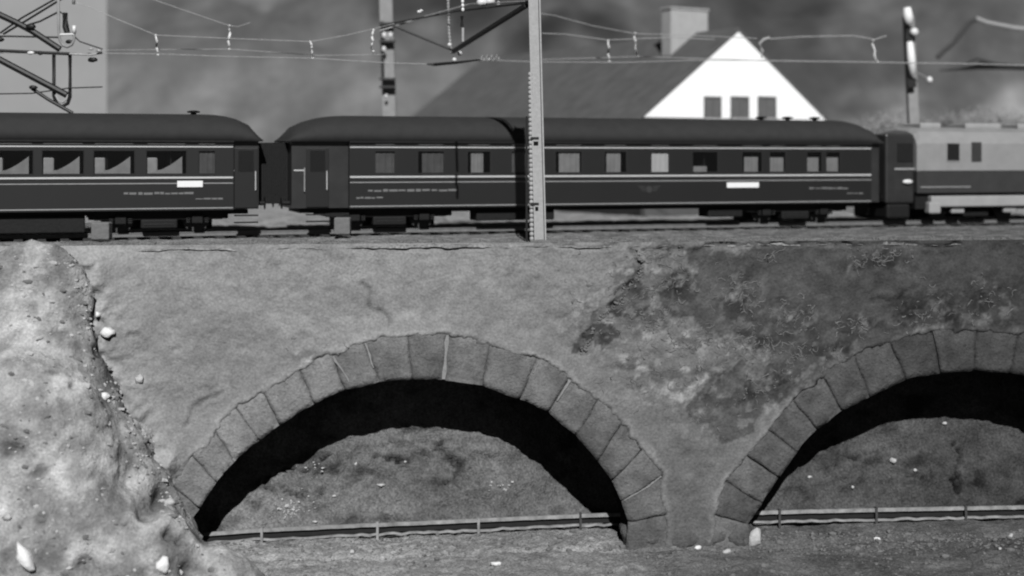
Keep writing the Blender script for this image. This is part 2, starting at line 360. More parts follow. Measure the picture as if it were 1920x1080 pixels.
# the arch stones: each one its own block
def stone_block(q, back=1.2, seed=0, tv=100):
    """q: 4 corners (u,z): innerA, innerB, outerB, outerA -> mesh with a worn, rounded face."""
    rr = random.Random(seed); n = 12; qa = np.array(q, float); cen = qa.mean(0)
    S, Tt = np.meshgrid(np.linspace(0, 1, n), np.linspace(0, 1, n))
    G = ((1-S)*(1-Tt))[..., None]*qa[0] + (S*(1-Tt))[..., None]*qa[1] + (S*Tt)[..., None]*qa[2] + ((1-S)*Tt)[..., None]*qa[3]
    bow = rr.uniform(-.03, .03)
    du = 0.030*fbm(G[..., 0]*2.2, G[..., 1]*2.2, 601, 3); dz = 0.030*fbm(G[..., 0]*2.2, G[..., 1]*2.2, 607, 3)   # same warp for neighbours
    G = G + np.stack([du, dz], -1)
    es = np.minimum(S, 1-S)*np.linalg.norm(qa[1]-qa[0]); et = Tt*np.linalg.norm(qa[3]-qa[0]); eo = (1-Tt)*np.linalg.norm(qa[3]-qa[0])
    jd = rr.uniform(.25, 1.0); W = 0.005 + 0.030*jd*np.exp(-(es/0.045)**2) + 0.04*np.exp(-(et/0.05)**2)
    W = W + 0.07*np.clip((Tt-.80)/.2, 0, 1) + rr.uniform(-.012, .014) + 0.034*fbm(G[..., 0]*1.6, G[..., 1]*1.6, seed, 4) + 0.012*fbm(G[..., 0]*7, G[..., 1]*7, seed+5, 2)
    W = W + (S-.5)*rr.uniform(-.03, .03) + (Tt-.5)*rr.uniform(-.03, .03)
    t = tv + 13*fbm(G[..., 0]*1.5, G[..., 1]*1.5, seed+9, 4) + 6*fbm(G[..., 0]*5, G[..., 1]*5, seed+11, 2) - 13*jd*np.exp(-(es/0.03)**2) + 14*(Tt-.4)*rr.uniform(.3, 1)
    v = [(g[0], w_, g[1]) for g, w_ in zip(G.reshape(-1, 2), W.ravel())]; f = []
    for a in range(n-1):
        for b in range(n-1): o = a*n+b; f.append((o, o+1, o+n+1, o+n))
    loop = [k for k in range(n)] + [k*n+n-1 for k in range(1, n)] + [(n-1)*n+k for k in range(n-2, -1, -1)] + [k*n for k in range(n-2, 0, -1)]
    tt = list(t.ravel()); prev = loop
    for w_, ex in ((0.07, 0.0), (0.14, 0.03), (back, 0.03)):
        cur = []
        for k in loop:
            g = G.reshape(-1, 2)[k]; d = g-cen; L_ = np.linalg.norm(d); g2 = g + d/L_*ex; Tk = Tt.ravel()[k]
            if Tk == 0: g2 = g
            v.append((g2[0], w_, g2[1])); tt.append(tv*.9); cur.append(len(v)-1)
        m_n = len(loop)
        for a in range(m_n): b = (a+1) % m_n; f.append((prev[a], prev[b], cur[b], cur[a]))
        prev = cur
    f.append(tuple(prev))
    return v, f, tt
tone1 = [128,128,134,138,140,140,138,134,128,120,116,118,120,116,114,112,110,108,106,104]
for J, tn, sd in ((J1, tone1, 100), (J2, [104,102,102,100,99,97,93,88,84,80,78]+[78]*10, 300)):
    for i in range(len(J)-1):
        (ia, oa), (ib, ob) = J[i], J[i+1]
        oa, ob = [(i_[0]+(o_[0]-i_[0])*1.2, i_[1]+(o_[1]-i_[1])*1.2) for i_, o_ in ((ia, oa), (ib, ob))]
        v, f, tt = stone_block([wl(*ia), wl(*ib), wl(*ob), wl(*oa)], seed=sd+i, tv=tn[min(i, len(tn)-1)] + R.uniform(-7, 7))
        so_ = MB().add(v, f).build('voussoir', M_stones[0], wall, smooth=False, tone=0.1)
        so_.data.attributes['tone'].data.foreach_set('value', (lin(np.array(tt).clip(20, 200))*KA).astype(np.float32))
        so_.data.polygons.foreach_set('use_smooth', [k < 121 for k in range(len(so_.data.polygons))])
def strip(a, b, w0, w1, y0=-0.02, y1=0.06, seed=0):
    a, b = Vector(wl(*a)), Vector(wl(*b)); e = (b-a).normalized(); n = Vector((-e.y, e.x)); rr = random.Random(seed)
    mb = MB(); N = 7; v = []
    for k in range(N):
        p = a.lerp(b, k/(N-1)) + n*rr.uniform(-0.012, 0.012); hw = (w0*(1-k/(N-1))+w1*k/(N-1))/2*rr.uniform(0.45, 1.15)
        v += [(p.x-n.x*hw, y0, p.y-n.y*hw), (p.x+n.x*hw, y0, p.y+n.y*hw), (p.x-n.x*hw, y1, p.y-n.y*hw), (p.x+n.x*hw, y1, p.y+n.y*hw)]
    f = []
    for k in range(N-1):
        o = 4*k; f += [(o, o+1, o+5, o+4), (o, o+4, o+6, o+2), (o+1, o+3, o+7, o+5), (o+2, o+6, o+7, o+3)]
    f += [(0, 2, 3, 1), (4*N-4, 4*N-3, 4*N-1, 4*N-2)]
    return mb.add(v, f)
for a, b, wa, wb, yy in (((832,711),(839,628),0.11,0.12,-0.06), ((655,716),(624,668),0.04,0.07,-0.05), ((700,690),(685,643),0.04,0.08,-0.05),
                     ((1045,752),(1069,712),0.03,0.10,-0.05), ((1170,938),(1215,912),0.03,0.05,-0.055), ((1215,912),(1240,893),0.06,0.05,-0.055), ((1000,700),(1012,676),0.03,0.05,-0.05)):
    strip(a, b, wa, wb, yy+.035, seed=int(a[0])).build('mortar_joint', M_mortar, wall)
# pier base lump that rests on the ground
pb = MB()
for k, (px, py, rx, rz) in enumerate(((1215,1010,.75,.42),(1275,1012,.8,.45),(1340,1012,.7,.40),(1385,1006,.55,.4))):
    u, z = wl(px, py); pb.blob((u, 0.55, z), (rx*1.1, 0.60, rz*1.15), k, 0.16, 3)
pb.build('pier_foot', M_stones[0], wall, smooth=True, tone=A(98))

# lichen and plaster crumbs on the face
lm = MB(); rl = random.Random(5)
def surf_w(u, z):
    i = int(round((z-z0)/(z1-z0)*(nz-1))); j = int(round((u-u0)/(u1-u0)*(nu-1)))
    return Wd[min(max(i, 0), nz-1), min(max(j, 0), nu-1)]
def squiggle(px, py, L, th):
    u, z = wl(px, py); a = rl.uniform(0, 6.28); pts = []
    for k in range(6):
        pts.append((u, surf_w(u, z)-th*0.2, z)); a += rl.uniform(-1.3, 1.3); u += math.cos(a)*L/5; z += math.sin(a)*L/5
    lm.tube(pts, [th*0.3]+[th*rl.uniform(.4, 1.3) for _ in range(4)]+[th*0.25], 5)
clusters = [(1175,540,45,50,40),(1225,600,55,30,55),(1290,640,60,35,60),(1240,560,50,30,34),(1380,540,40,30,34),(1400,560,26,34,30),(1270,530,40,24,26),(1385,640,45,26,60),(1430,660,36,26,34),
            (1480,600,36,30,45),(1500,585,30,22,26),(1600,610,40,16,34),(1655,480,46,20,55),(1600,495,26,10,16),(1440,478,22,10,16),(1560,660,60,20,30),
            (1480,680,50,35,40),(1300,700,55,45,50),(1200,700,55,45,30),(1730,580,60,50,34),(1850,570,50,40,34),(1240,480,36,22,36),(1310,790,30,20,20),
            (1420,730,60,30,34),(1700,630,50,24,24),(1820,655,60,20,20),(1120,560,60,60,26),(610,655,70,16,10)]
for cx, cy, sx, sy, n in clusters:
    for k in range(int(n*0.75)):
        x, y = rl.gauss(cx, sx*0.6), rl.gauss(cy, sy*0.6)
        if y < 466 or (in_out[int(round((wz(x, y)-z0)/(z1-z0)*(nz-1))), int(round((wu(x)-u0)/(u1-u0)*(nu-1)))]): continue
        squiggle(x, y, rl.uniform(0.08, 0.38), rl.uniform(0.008, 0.020))
cl = [(1182,468),(1202,492),(1190,520),(1165,548),(1150,572),(1120,590),(1108,612),(1098,640),(1086,665)]
for a, b in zip(cl[:-1], cl[1:]):
    for k in range(7):
        t = rl.random(); squiggle(a[0]*(1-t)+b[0]*t+rl.gauss(6, 3), a[1]*(1-t)+b[1]*t+rl.gauss(3, 3), rl.uniform(0.06, 0.16), rl.uniform(0.02, 0.042))
lo = lm.build('lichen_patches', M_lichen, wall, smooth=True); lo['kind'] = 'stuff'

# ------------------------------------------------------------------ grounds
def grid_ground(name, xs, ys, hf, tf, mat, sm=True):
    X, Y = np.meshgrid(xs, ys); Zg = hf(X, Y); 
    px = 960 + FPX*X/Y; py = HY + (CZ-Zg)*FPX/Y
    o = grid_mesh(name, np.stack([X, Y, Zg], -1), len(xs), len(ys), mat, lin(tf(px, py, X, Y).clip(15, 250))*KA, None, None, sm)
    return tag(o, kind='structure')
def wdepth(X, Y): return (Y - 40 - math.tan(WT)*X)*math.cos(WT)      # distance behind the wall face
# lower ground: in front of the wall, through the arches
def hlow(X, Y):
    d = wdepth(X, Y)
    base = -8.62 + 0.02*(X/10)
    rough = 0.08*fbm(X*0.6, Y*0.6, 201, 3) + 0.025*fbm(X*2.4, Y*2.4, 211, 4) + 0.025*fbm(X*6, Y*6, 215, 2)
    return base + rough*(1+0.3*np.exp(-(d/1.5)**2)) - 0.10*np.exp(-((d+0.15)/0.18)**2)
def tlow(px, py, X, Y):
    t = idw(px, py, [(450,1060,150),(700,1040,152),(900,1050,134),(1100,1030,138),(1250,1060,110),(1400,1050,104),(1600,1040,96),(1850,1040,92),(1700,1000,92),(1000,1000,128),(600,1010,140)], 2.5, 60)
    return (t*1.10 + 16*fbm(X*1.2, Y*1.2, 221, 4))
xs = np.concatenate([np.linspace(-60, -11, 40, endpoint=False), np.arange(-11, 17, 0.07), np.linspace(17, 60, 30)])
ys = np.concatenate([np.linspace(4, 33, 30, endpoint=False), np.arange(33, 44.5, 0.08), np.linspace(44.6, 52, 20)])
grid_ground('lower_ground', xs, ys, hlow, tlow, M_earth)
# the bank seen through the arches
nbu, nbt = 620, 110
us = np.linspace(-24, 32, nbu); ts = np.linspace(0, 1, nbt); UU, TTm = np.meshgrid(us, ts)
zz = -8.9 + TTm*8.6; ww = 1.85 + TTm*8.6/6.5 + 1.15*np.clip(1-np.abs(UU-wu(1120))/2.6, 0, 1)*np.clip(TTm*8, 0, 1)
r1 = fbm(UU*0.8, zz*0.8, 231, 5); r2 = 1-np.abs(fbm(UU*0.9+5, zz*1.3, 241, 4))
bx, by = loc2px(UU, zz, ww)
mask = np.exp(-(((bx-600)/110)**2 + ((by-880)/40)**2)) + np.exp(-(((bx-800)/110)**2 + ((by-835)/30)**2)) + 0.6*np.exp(-(((bx-1560)/150)**2 + ((by-880)/60)**2))
disp = 0.16*r1 + 0.05*fbm(UU*3, zz*3, 251, 4) + 0.02*fbm(UU*9, zz*9, 255, 2)
crev_shade = 0  # shade of the crevices, painted into the bank tone
def uz_at(px, py):      # bank-local point seen at a pixel
    k = np.argmin((bx-px)**2 + (by-py)**2); return UU.ravel()[k], zz.ravel()[k]
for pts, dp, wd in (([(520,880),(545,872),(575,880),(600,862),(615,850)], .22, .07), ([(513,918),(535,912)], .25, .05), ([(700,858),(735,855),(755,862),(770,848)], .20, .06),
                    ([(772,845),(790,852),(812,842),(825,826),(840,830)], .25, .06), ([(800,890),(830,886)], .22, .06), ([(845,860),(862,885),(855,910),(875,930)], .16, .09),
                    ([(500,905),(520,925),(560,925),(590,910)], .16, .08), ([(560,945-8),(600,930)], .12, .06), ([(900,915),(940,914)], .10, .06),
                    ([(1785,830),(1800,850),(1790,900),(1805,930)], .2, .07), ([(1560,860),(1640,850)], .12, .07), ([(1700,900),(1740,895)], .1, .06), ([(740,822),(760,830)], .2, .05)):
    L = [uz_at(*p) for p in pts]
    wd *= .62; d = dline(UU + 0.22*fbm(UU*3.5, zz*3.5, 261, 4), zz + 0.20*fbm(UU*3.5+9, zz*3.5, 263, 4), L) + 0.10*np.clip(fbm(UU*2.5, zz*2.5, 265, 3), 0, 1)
    crev_shade = np.maximum(crev_shade, np.exp(-(d/(wd*1.1))**2)*min(1, dp*4.5))
    disp = disp - dp*np.exp(-(d/wd)**2) + 0.4*dp*np.exp(-((d-2.2*wd)/wd)**2)
disp = disp + mask*0.26*fbm(UU*2.4, zz*3.2, 271, 4)
tb = idw(bx, by, [(450,930,118),(600,860,116),(800,820,118),(800,900,106),(1000,900,110),(1060,950,110),(900,960,112),(500,970,125),(1450,950,90),(1600,850,86),(1740,810,84),(1740,900,76),(1850,880,72),(1900,930,74)], 2.5, 50)
tb = tb + 11*fbm(UU*0.9, zz*1.3, 281, 5) - 4*mask - 60*crev_shade + 9*mask*fbm(UU*4, zz*5, 285, 3) - 26*np.clip(fbm(UU*1.1+4, zz*2.2, 287, 4)-0.45, 0, .5)*2
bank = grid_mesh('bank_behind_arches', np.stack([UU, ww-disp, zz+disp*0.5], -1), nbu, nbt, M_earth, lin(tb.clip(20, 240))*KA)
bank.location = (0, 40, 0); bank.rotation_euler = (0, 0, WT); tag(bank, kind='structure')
# upper ground, the track bed and the land behind the train
def hup(X, Y):
    d = wdepth(X, Y); dt = (Y-47-math.tan(TT)*X)*math.cos(TT)
    r = 0.035*fbm(X*1.7, Y*1.7, 301, 4) + 0.018*fbm(X*6, Y*6, 307, 3)
    lip = 0.03*np.exp(-((d-0.25)/0.35)**2)
    trk = -0.12*np.clip(1-np.abs(dt-1.45)/2.6, 0, 1)**0.5
    far = 0.4*np.clip((Y-62)/30, 0, 1)*fbm(X*0.08, Y*0.08, 311, 3)
    return r*np.where(np.abs(dt-1.45) < 1.7, 0.35, 1) + lip + trk + far - 0.03
def tup(px, py, X, Y):
    d = wdepth(X, Y); dt = (Y-47-math.tan(TT)*X)*math.cos(TT)
    t = 128 - 0.018*(px-700).clip(0, 1400)
    t = np.where(np.abs(dt-1.45) < 1.75, t-26, t)
    t = np.where(dt > 3.6, 150, t)
    return t*1.08 + 22*fbm(X*2.2, Y*2.2, 321, 4)
na, nd = 640, 150
Ua = np.linspace(-34, 42, na); Da = np.concatenate([np.linspace(0.0, 9, 100), 9 + 90*np.linspace(0, 1, nd-99)[1:]**1.8])
UA, DA = np.meshgrid(Ua, Da); edge = np.where(DA < 0.3, np.where(UA > wu(1200), 0.06, 0.02)*fbm(UA*0.9, UA*0+3, 331, 4), 0)
Xa = UA*math.cos(WT) - (DA+edge)*math.sin(WT); Ya = 40 + UA*math.sin(WT) + (DA+edge)*math.cos(WT)
ext = 1 + np.clip((DA-9)/90, 0, 1)*2.2; Xa = Xa*ext
Za = hup(Xa, Ya); Za[0, :] -= 0.10
ug = grid_mesh('upper_ground', np.stack([Xa, Ya, Za], -1), na, len(Da), M_earth, lin(tup(960+FPX*Xa/Ya, 0, Xa, Ya).clip(20, 250))*KA)
tag(ug, kind='structure')
# hillside backdrop
nh, nv = 260, 120
hx = np.linspace(-110, 130, nh); hv = np.linspace(0, 1, nv); HX, HV = np.meshgrid(hx, hv)
HYy = 96 + HV*60 + 4*fbm(HX*0.03, HV*3, 401, 3); HZ = -1 + HV*44 + (2.0*fbm(HX*0.05, HV*4, 411, 4) + 0.8*fbm(HX*0.2, HV*14, 413, 3))*np.clip(HV*8, 0, 1)
hpx = 960+FPX*HX/HYy; hpy = HY+(CZ-HZ)*FPX/HYy
hw = hpx + 30*fbm(HX*0.15, HV*9, 421, 3); hw2 = hpy + 16*fbm(HX*0.15+4, HV*9, 423, 3)
ht = 0.93*idw(hw, hw2, [(250,20,104),(450,60,108),(650,30,104),(300,150,120),(500,170,128),(680,180,124),(820,170,116),(700,100,112),(850,8,50),(780,15,60),(900,20,60),(800,60,98),(930,80,98),
                   (1100,15,92),(1100,50,48),(1060,90,86),(1180,15,100),(1400,28,58),(1500,38,66),(1600,10,100),(1550,60,98),(1480,100,86),(1600,150,80),(1640,185,106),(1650,120,78),
                   (1760,20,92),(1880,20,90),(1760,70,98),(1900,90,96),(1850,150,104),(1780,180,96),(1800,215,86),(1680,230,132),(1900,200,142),(1850,240,140),(1620,240,122),(-200,100,110),(2200,100,95),(1020,50,50),(1000,12,84),(1330,50,74),(1440,60,84),(1560,150,74),(1580,180,92),(1500,120,74)], 4.2, 16)
ht = ht*(1+0.16*fbm(HX*0.35, HV*20, 431, 4))
hill = grid_mesh('hillside', np.stack([HX, HYy, HZ], -1), nh, nv, M_hill, lin(ht.clip(20, 240))*KA*1.0)
tag(hill, kind='structure')

# ------------------------------------------------------------------ pale rock in the left foreground
def rock_mass():
    bm = bmesh.new()
    S = [(64,565,1.72,38.4),(40,640,2.0,38.2),(55,740,2.25,38.1),(110,815,2.0,38.0),(130,900,2.3,37.7),(225,965,1.75,37.8),(275,1045,1.5,37.8),(312,995,0.9,38.6),
         (325,1115,1.65,37.3),(0,880,3.2,36.9),(60,1060,3.0,36.4),(200,1110,2.7,36.6),(-150,700,3.2,38.0),(-200,950,4.5,37.4),(-350,560,2.6,38.8),(-500,850,5,38.5),(385,1165,2.0,36.8),
         (110,520,0.8,39.0),(150,640,0.9,39.0),(180,740,0.9,39.0),(240,830,0.9,39.0),(280,900,0.75,39.1),(150,760,1.2,38.6),(200,860,1.2,38.4)]
    for px, py, r, Y in S:
        m = Matrix.Translation(P(px, py, Y)) @ Matrix.Diagonal((1, .55, 1, 1)); bmesh.ops.create_icosphere(bm, subdivisions=3, radius=r, matrix=m)
    me = bpy.data.meshes.new('rock_src'); bm.to_mesh(me); bm.free()
    o = bpy.data.objects.new('rock_src', me); sc.collection.objects.link(o)
    md = o.modifiers.new('remesh', 'REMESH'); md.mode = 'VOXEL'; md.voxel_size = 0.075
    ms = o.modifiers.new('smooth', 'SMOOTH'); ms.iterations = 90; ms.factor = 0.6
    dg = bpy.context.evaluated_depsgraph_get(); me2 = bpy.data.meshes.new_from_object(o.evaluated_get(dg))
    bpy.data.objects.remove(o); bpy.data.meshes.remove(me)
    n = len(me2.vertices); co = np.empty(n*3, np.float32); me2.vertices.foreach_get('co', co); co = co.reshape(-1, 3).astype(float)
    no = np.empty(n*3, np.float32); me2.vertex_normals.foreach_get('vector', no); no = no.reshape(-1, 3)
    x, y, z = co.T
    a = fbm(x*0.9, z*0.9, 501, 4, y*0.9); b = fbm(x*2.6, z*2.6, 511, 4, y*2.6); rd = 1-np.abs(fbm(x*1.5+7, z*1.5, 521, 3, y*1.5))
    pits = np.clip(fbm(x*1.1+3, z*1.1, 531, 3, y*1.1)-0.62, 0, 1)
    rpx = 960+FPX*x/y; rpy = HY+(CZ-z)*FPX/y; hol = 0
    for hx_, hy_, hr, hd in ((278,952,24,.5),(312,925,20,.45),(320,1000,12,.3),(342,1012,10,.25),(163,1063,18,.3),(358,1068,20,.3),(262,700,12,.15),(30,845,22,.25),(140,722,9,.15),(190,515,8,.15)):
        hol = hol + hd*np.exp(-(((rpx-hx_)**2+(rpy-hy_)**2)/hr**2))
    co += no*(0.07*a + 0.045*b + 0.03*(rd-0.6) - 0.15*pits - hol + 0.03*fbm(x*5, z*5, 541, 4, y*5))[:, None]
    me2.vertices.foreach_set('co', co.astype(np.float32).ravel())
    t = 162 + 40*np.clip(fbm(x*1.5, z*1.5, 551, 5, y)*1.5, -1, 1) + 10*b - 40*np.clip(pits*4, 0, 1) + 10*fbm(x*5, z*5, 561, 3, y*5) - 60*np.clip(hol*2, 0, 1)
    at = me2.attributes.new('tone', 'FLOAT', 'POINT'); at.data.foreach_set('value', (lin(t.clip(40, 225))*KA).astype(np.float32))
    me2.materials.clear(); me2.materials.append(M_rock); me2.shade_smooth(); me2.update()
    o = bpy.data.objects.new('rock_outcrop', me2); sc.collection.objects.link(o)
    return tag(o, 'pale lumpy rock outcrop filling the lower left foreground beside the wall', 'rock')
rock = rock_mass()
sc.view_layers[0].update()
bpy.context.view_layer.update()
from mathutils.bvhtree import BVHTree
rb = BVHTree.FromPolygons([v.co.copy() for v in rock.data.vertices], [tuple(p.vertices) for p in rock.data.polygons])
def on_rock(px, py):
    o_ = Vector((0, 0, CZ)); d = (P(px, py, 30) - o_).normalized(); h = rb.ray_cast(o_, d)
    return h[0]

def bank_pt(px, py):
    k = np.argmin((bx-px)**2 + (by-py)**2); u, w_, z = UU.ravel()[k], (ww-disp).ravel()[k], (zz+disp*0.5).ravel()[k]
    return Vector((u*math.cos(WT)-w_*math.sin(WT), 40+u*math.sin(WT)+w_*math.cos(WT), z))
def ground_pt(px, py):
    Yg = 36.0
    for _ in range(8):
        Yg = (CZ - float(hlow(np.array([(px-960)*Yg/FPX]), np.array([Yg]))[0]))*FPX/(py-HY)
    return P(px, py, Yg)
def pebble(px, py, rx, rz, label, where, mat=M_white, seed=0, cat='stone', group=None, tilt=0):
    if where == 'rock': p = on_rock(px, py)
    elif where == 'bank': p = bank_pt(px, py)
    else: p = ground_pt(px, py)
    if where == 'rock':      # whichever is in front at that spot: the rock or the plastered wall
        pw = P(px, py, wY(px) + surf_w(*wl(px, py)) - 0.01)
        if p is None or p.y > pw.y: p = pw
    s = p.y/FPX; rr = random.Random(seed)
    mb = MB().blob((0, 0, 0), (rx*s, (rx+rz)/2*s, rz*s), seed, 0.30, 2)
    o = mb.build('white_stone' if mat in (M_white, M_chip) else 'pale_stone', mat, smooth=True)
    o.location = p + Vector((0, -0.05*rx*s if where != 'ground' else 0, 0.3*rz*s if where == 'ground' else 0)); o.rotation_euler = (0, tilt, 0)
    return tag(o, label, cat, group)
pebble(203,624,12,12,'round white stone stuck in the seam where rock outcrop meets wall','rock',seed=1)
pebble(184,590,5,5,'tiny white chip just above the round white stone on the rock seam','rock',seed=2)
pebble(196,743,10,8,'small white stone low on the rock outcrop left of the big arch','rock',seed=3)
pebble(262,712,8,9,'pale grey pebble on the wall foot right of the rock seam','rock',M_pale,seed=4)
pebble(305,1060,13,15,'white egg-shaped stone on the rock near the bottom edge','rock',seed=5)
pebble(50,1048,14,26,'long white tilted stone in the bottom left corner of the rock','rock',seed=6,tilt=-0.5)
pebble(15,970,8,7,'faint pale pebble at the far left edge of the rock','rock',M_pale,seed=7)
pebble(318,942,9,9,'pale lump in the dark hollow beside the left foot of the arch','rock',M_pale,seed=8)
pebble(1415,1016,15,19,'largest pale stone leaning at the right side of the pier foot','ground',M_pale,seed=9,tilt=0.5)
pebble(1322,1022,10,8,'bright white stone in front of the middle of the pier foot','ground',seed=10)
pebble(1308,1029,7,5,'small white chip left of the bright stone at the pier foot','ground',seed=11)
pebble(1362,1036,9,5,'flat pale chip in front of the right part of the pier foot','ground',M_pale,seed=12)
pebble(930,1058,9,4,'flat white pebble lying on the ground below the big arch','ground',seed=13)
pebble(1645,1013,6,5,'white pebble on the ground left of centre under the right arch','ground',seed=14)
pebble(1893,1010,5,9,'upright pale splinter on the ground near the right edge','ground',M_pale,seed=15,tilt=0.6)
pebble(1875,1030,4,3,'tiny pale chip below the upright splinter at the right edge','ground',M_pale,seed=16)
pebble(1205,1010,8,5,'pale chip in the notch at the left corner of the pier foot','ground',M_pale,seed=17)
pebble(560,1052,7,4,'small pale pebble on the ground near the rock toe','ground',M_pale,seed=18)
pebble(660,1036,6,4,'small pale pebble in front of the guard rail under the big arch','ground',M_pale,seed=19)
pebble(1673,864,6.0,5.6,'largest white stone on the bank inside the right arch','bank',M_chip,seed=21)
pebble(1517,896,4.5,2.8,'white stone on the bank near the left rib of the right arch','bank',M_chip,seed=22)
pebble(1600,912,3.8,2.8,'white stone low on the bank in the right arch, left of the largest','bank',M_chip,seed=23)
pebble(1710,883,4.5,2.8,'small white stone right of the largest one in the right arch','bank',M_chip,seed=24)
pebble(1771,795,4.5,3.5,'white chip at the top of the lit bank in the right arch','bank',M_chip,seed=25)
pebble(715,906,6.8,2.8,'flat white stone in the middle of the bank in the big arch','bank',M_chip,seed=26)
pebble(628,932,4.5,2.1,'small white stone on the bank left of the flat one in the big arch','bank',M_chip,seed=27)
pebble(665,866,3.0,2.8,'white speck high on the bank inside the big arch','bank',M_chip,seed=28)
pebble(758,868,3.0,2.1,'white speck beside the dark crevice of the bank in the big arch','bank',M_chip,seed=29)
pebble(592,980,5.2,2.1,'flat white chip just behind the guard rail in the big arch','bank',M_chip,seed=30)
pebble(540,950,5,4,'pale stone at the left of the bank near the guard rail','bank',M_pale,seed=31)
rp = random.Random(9)
for nm, mt, cnt, sd_ in (('pale_crumbs', M_pale, 420, 1), ('grey_crumbs', M_conc, 380, 2)):
    cm_ = MB(); rc = random.Random(sd_)
    edge_ = [(110,470),(160,500),(185,580),(200,640),(213,700),(238,770),(280,850),(325,930),(375,985)]
    for k in range(cnt):
        if k % 2: a_, b_ = (lambda i: (edge_[i], edge_[i+1]))(rc.randrange(8)); t_ = rc.random(); qx = a_[0]+(b_[0]-a_[0])*t_+rc.gauss(-4, 20); qy = a_[1]+(b_[1]-a_[1])*t_+rc.gauss(0, 10)
        else: qx = rc.uniform(0, 430); qy = rc.uniform(480, 1085)
        p = on_rock(qx, qy)
        if p is None or p.y > 39.6: continue
        rr_ = rc.uniform(.012, .05) if rc.random() < .85 else rc.uniform(.05, .09); cm_.blob(p, (rr_*rc.uniform(.8, 1.8), rr_*.6, rr_*rc.uniform(.6, 1.2)), k, .4, 1)
    tag(cm_.build(nm, mt), '%s plaster crumbs scattered over the left rock outcrop' % nm.split('_')[0], 'gravel', kind='stuff')
gm = MB()
for k in range(90):
    p = bank_pt(rp.gauss(548, 14), rp.gauss(955, 11)) if k < 55 else bank_pt(rp.gauss(940, 12), rp.gauss(912, 9)) if k < 76 else bank_pt(rp.gauss(590, 12), rp.gauss(876, 8))
    r = rp.uniform(0.012, 0.034); p = p + Vector((rp.uniform(-.09, .09), 0, rp.uniform(-.09, .09))); gm.blob(p, (r*rp.uniform(.7, 1.8), r, r*rp.uniform(.6, 1.6)), k, 0.4, 1)
tag(gm.build('white_grit', M_chip), 'scattered white grit on the bank inside the big arch', 'gravel', kind='stuff')
# loose gravel along the track edge and on the lower ground
gm = MB()
for k in range(5200):
    if k < 1500:
        u = rp.uniform(-13, 18); d = abs(rp.gauss(0, 0.5)) + rp.uniform(0, 1.6); x = u*math.cos(WT)-d*math.sin(WT); y = 40+u*math.sin(WT)+d*math.cos(WT)
        z = float(hup(np.array([x]), np.array([y]))[0]); r = rp.uniform(0.012, 0.05)
    else:
        x = rp.uniform(-9, 15); y = rp.choice((rp.uniform(36.5, 41.8), rp.gauss(41.3, .3), rp.gauss(40.4, .4))); z = float(hlow(np.array([x]), np.array([y]))[0]); r = rp.uniform(0.012, 0.04) if rp.random() < .93 else rp.uniform(.05, .09)
    gm.blob((x, y, z+r*0.2), (r*rp.uniform(.8, 1.5), r, r*rp.uniform(.5, .9)), k, 0.3, 1)
tag(gm.build('loose_gravel', M_conc), 'small loose gravel along the track edge and in front of the arches', 'gravel', kind='stuff')

# ------------------------------------------------------------------ low guard rail behind the arches
topb = [(340,1005),(380,1003),(480,995.5),(600,990),(680,986),(780,982),(897,976.5),(1000,972),(1117,967),(1250,964),(1430,962),(1643,957),(1810,954),(1960,951),(2100,948)]
def gyr(px): return wY(px) + 1.62
def interp(px, t): return float(np.interp(px, [a for a, b in t], [b for a, b in t]))
def bar(x0, x1, dy0, dy1, thick, seed, wob=0.0, mb=None):
    mb = mb or MB(); rr = random.Random(seed); N = max(2, int((x1-x0)/14)); v = []; f = []
    for k in range(N+1):
        px = x0+(x1-x0)*k/N; yy = interp(px, topb) + rr.uniform(-wob, wob)
        for (dy, dY) in ((dy0, 0), (dy1, 0), (dy0, thick), (dy1, thick)):
            q = P(px, yy+dy, gyr(px)); v.append((q.x, q.y+dY, q.z))
    for k in range(N):
        o = 4*k; f += [(o, o+1, o+5, o+4), (o, o+4, o+6, o+2), (o+1, o+3, o+7, o+5), (o+2, o+6, o+7, o+3)]
    f += [(0, 2, 3, 1), (4*N, 4*N+1, 4*N+3, 4*N+2)]
    return mb.add(v, f)
segs = [(345,490),(492,706),(710,896),(899,1087),(1090,1290),(1292,1460),(1463,1641),(1645,1809),(1812,1985)]
gr = thing('guard_rail', 'low two-bar guard rail on short posts running behind both arches', 'railing')
for i, (a, b) in enumerate(segs):
    bar(a, b, -3.5, 3.0, 0.07, i, 0.35).build('top_bar', M_guard, gr)
    bar(a, b, 15.8 if a > 480 else 14, 19.6 if a > 480 else 18, 0.07, 20+i, 1.5).build('bottom_bar', M_guard, gr)
    bar(a, b, 3.1, 15.2, 0.02, 40+i, 0.0, None).build('gap_shade_strip', M_gapshade, gr).location = (0, 0.10, 0)  # dark strip added for the shade between the two bars
for px in (491,708,897.5,1088.5,1291,1461.5,1643,1810.5,1986):
    q0 = P(px, interp(px, topb)-6, gyr(px)); q1 = P(px, interp(px, topb)+34, gyr(px))
    MB().box(q0.x-0.035, q0.x+0.035, q0.y-0.06, q0.y+0.10, q1.z, q0.z).build('post', M_guard if px < 1000 else M_railside, gr)

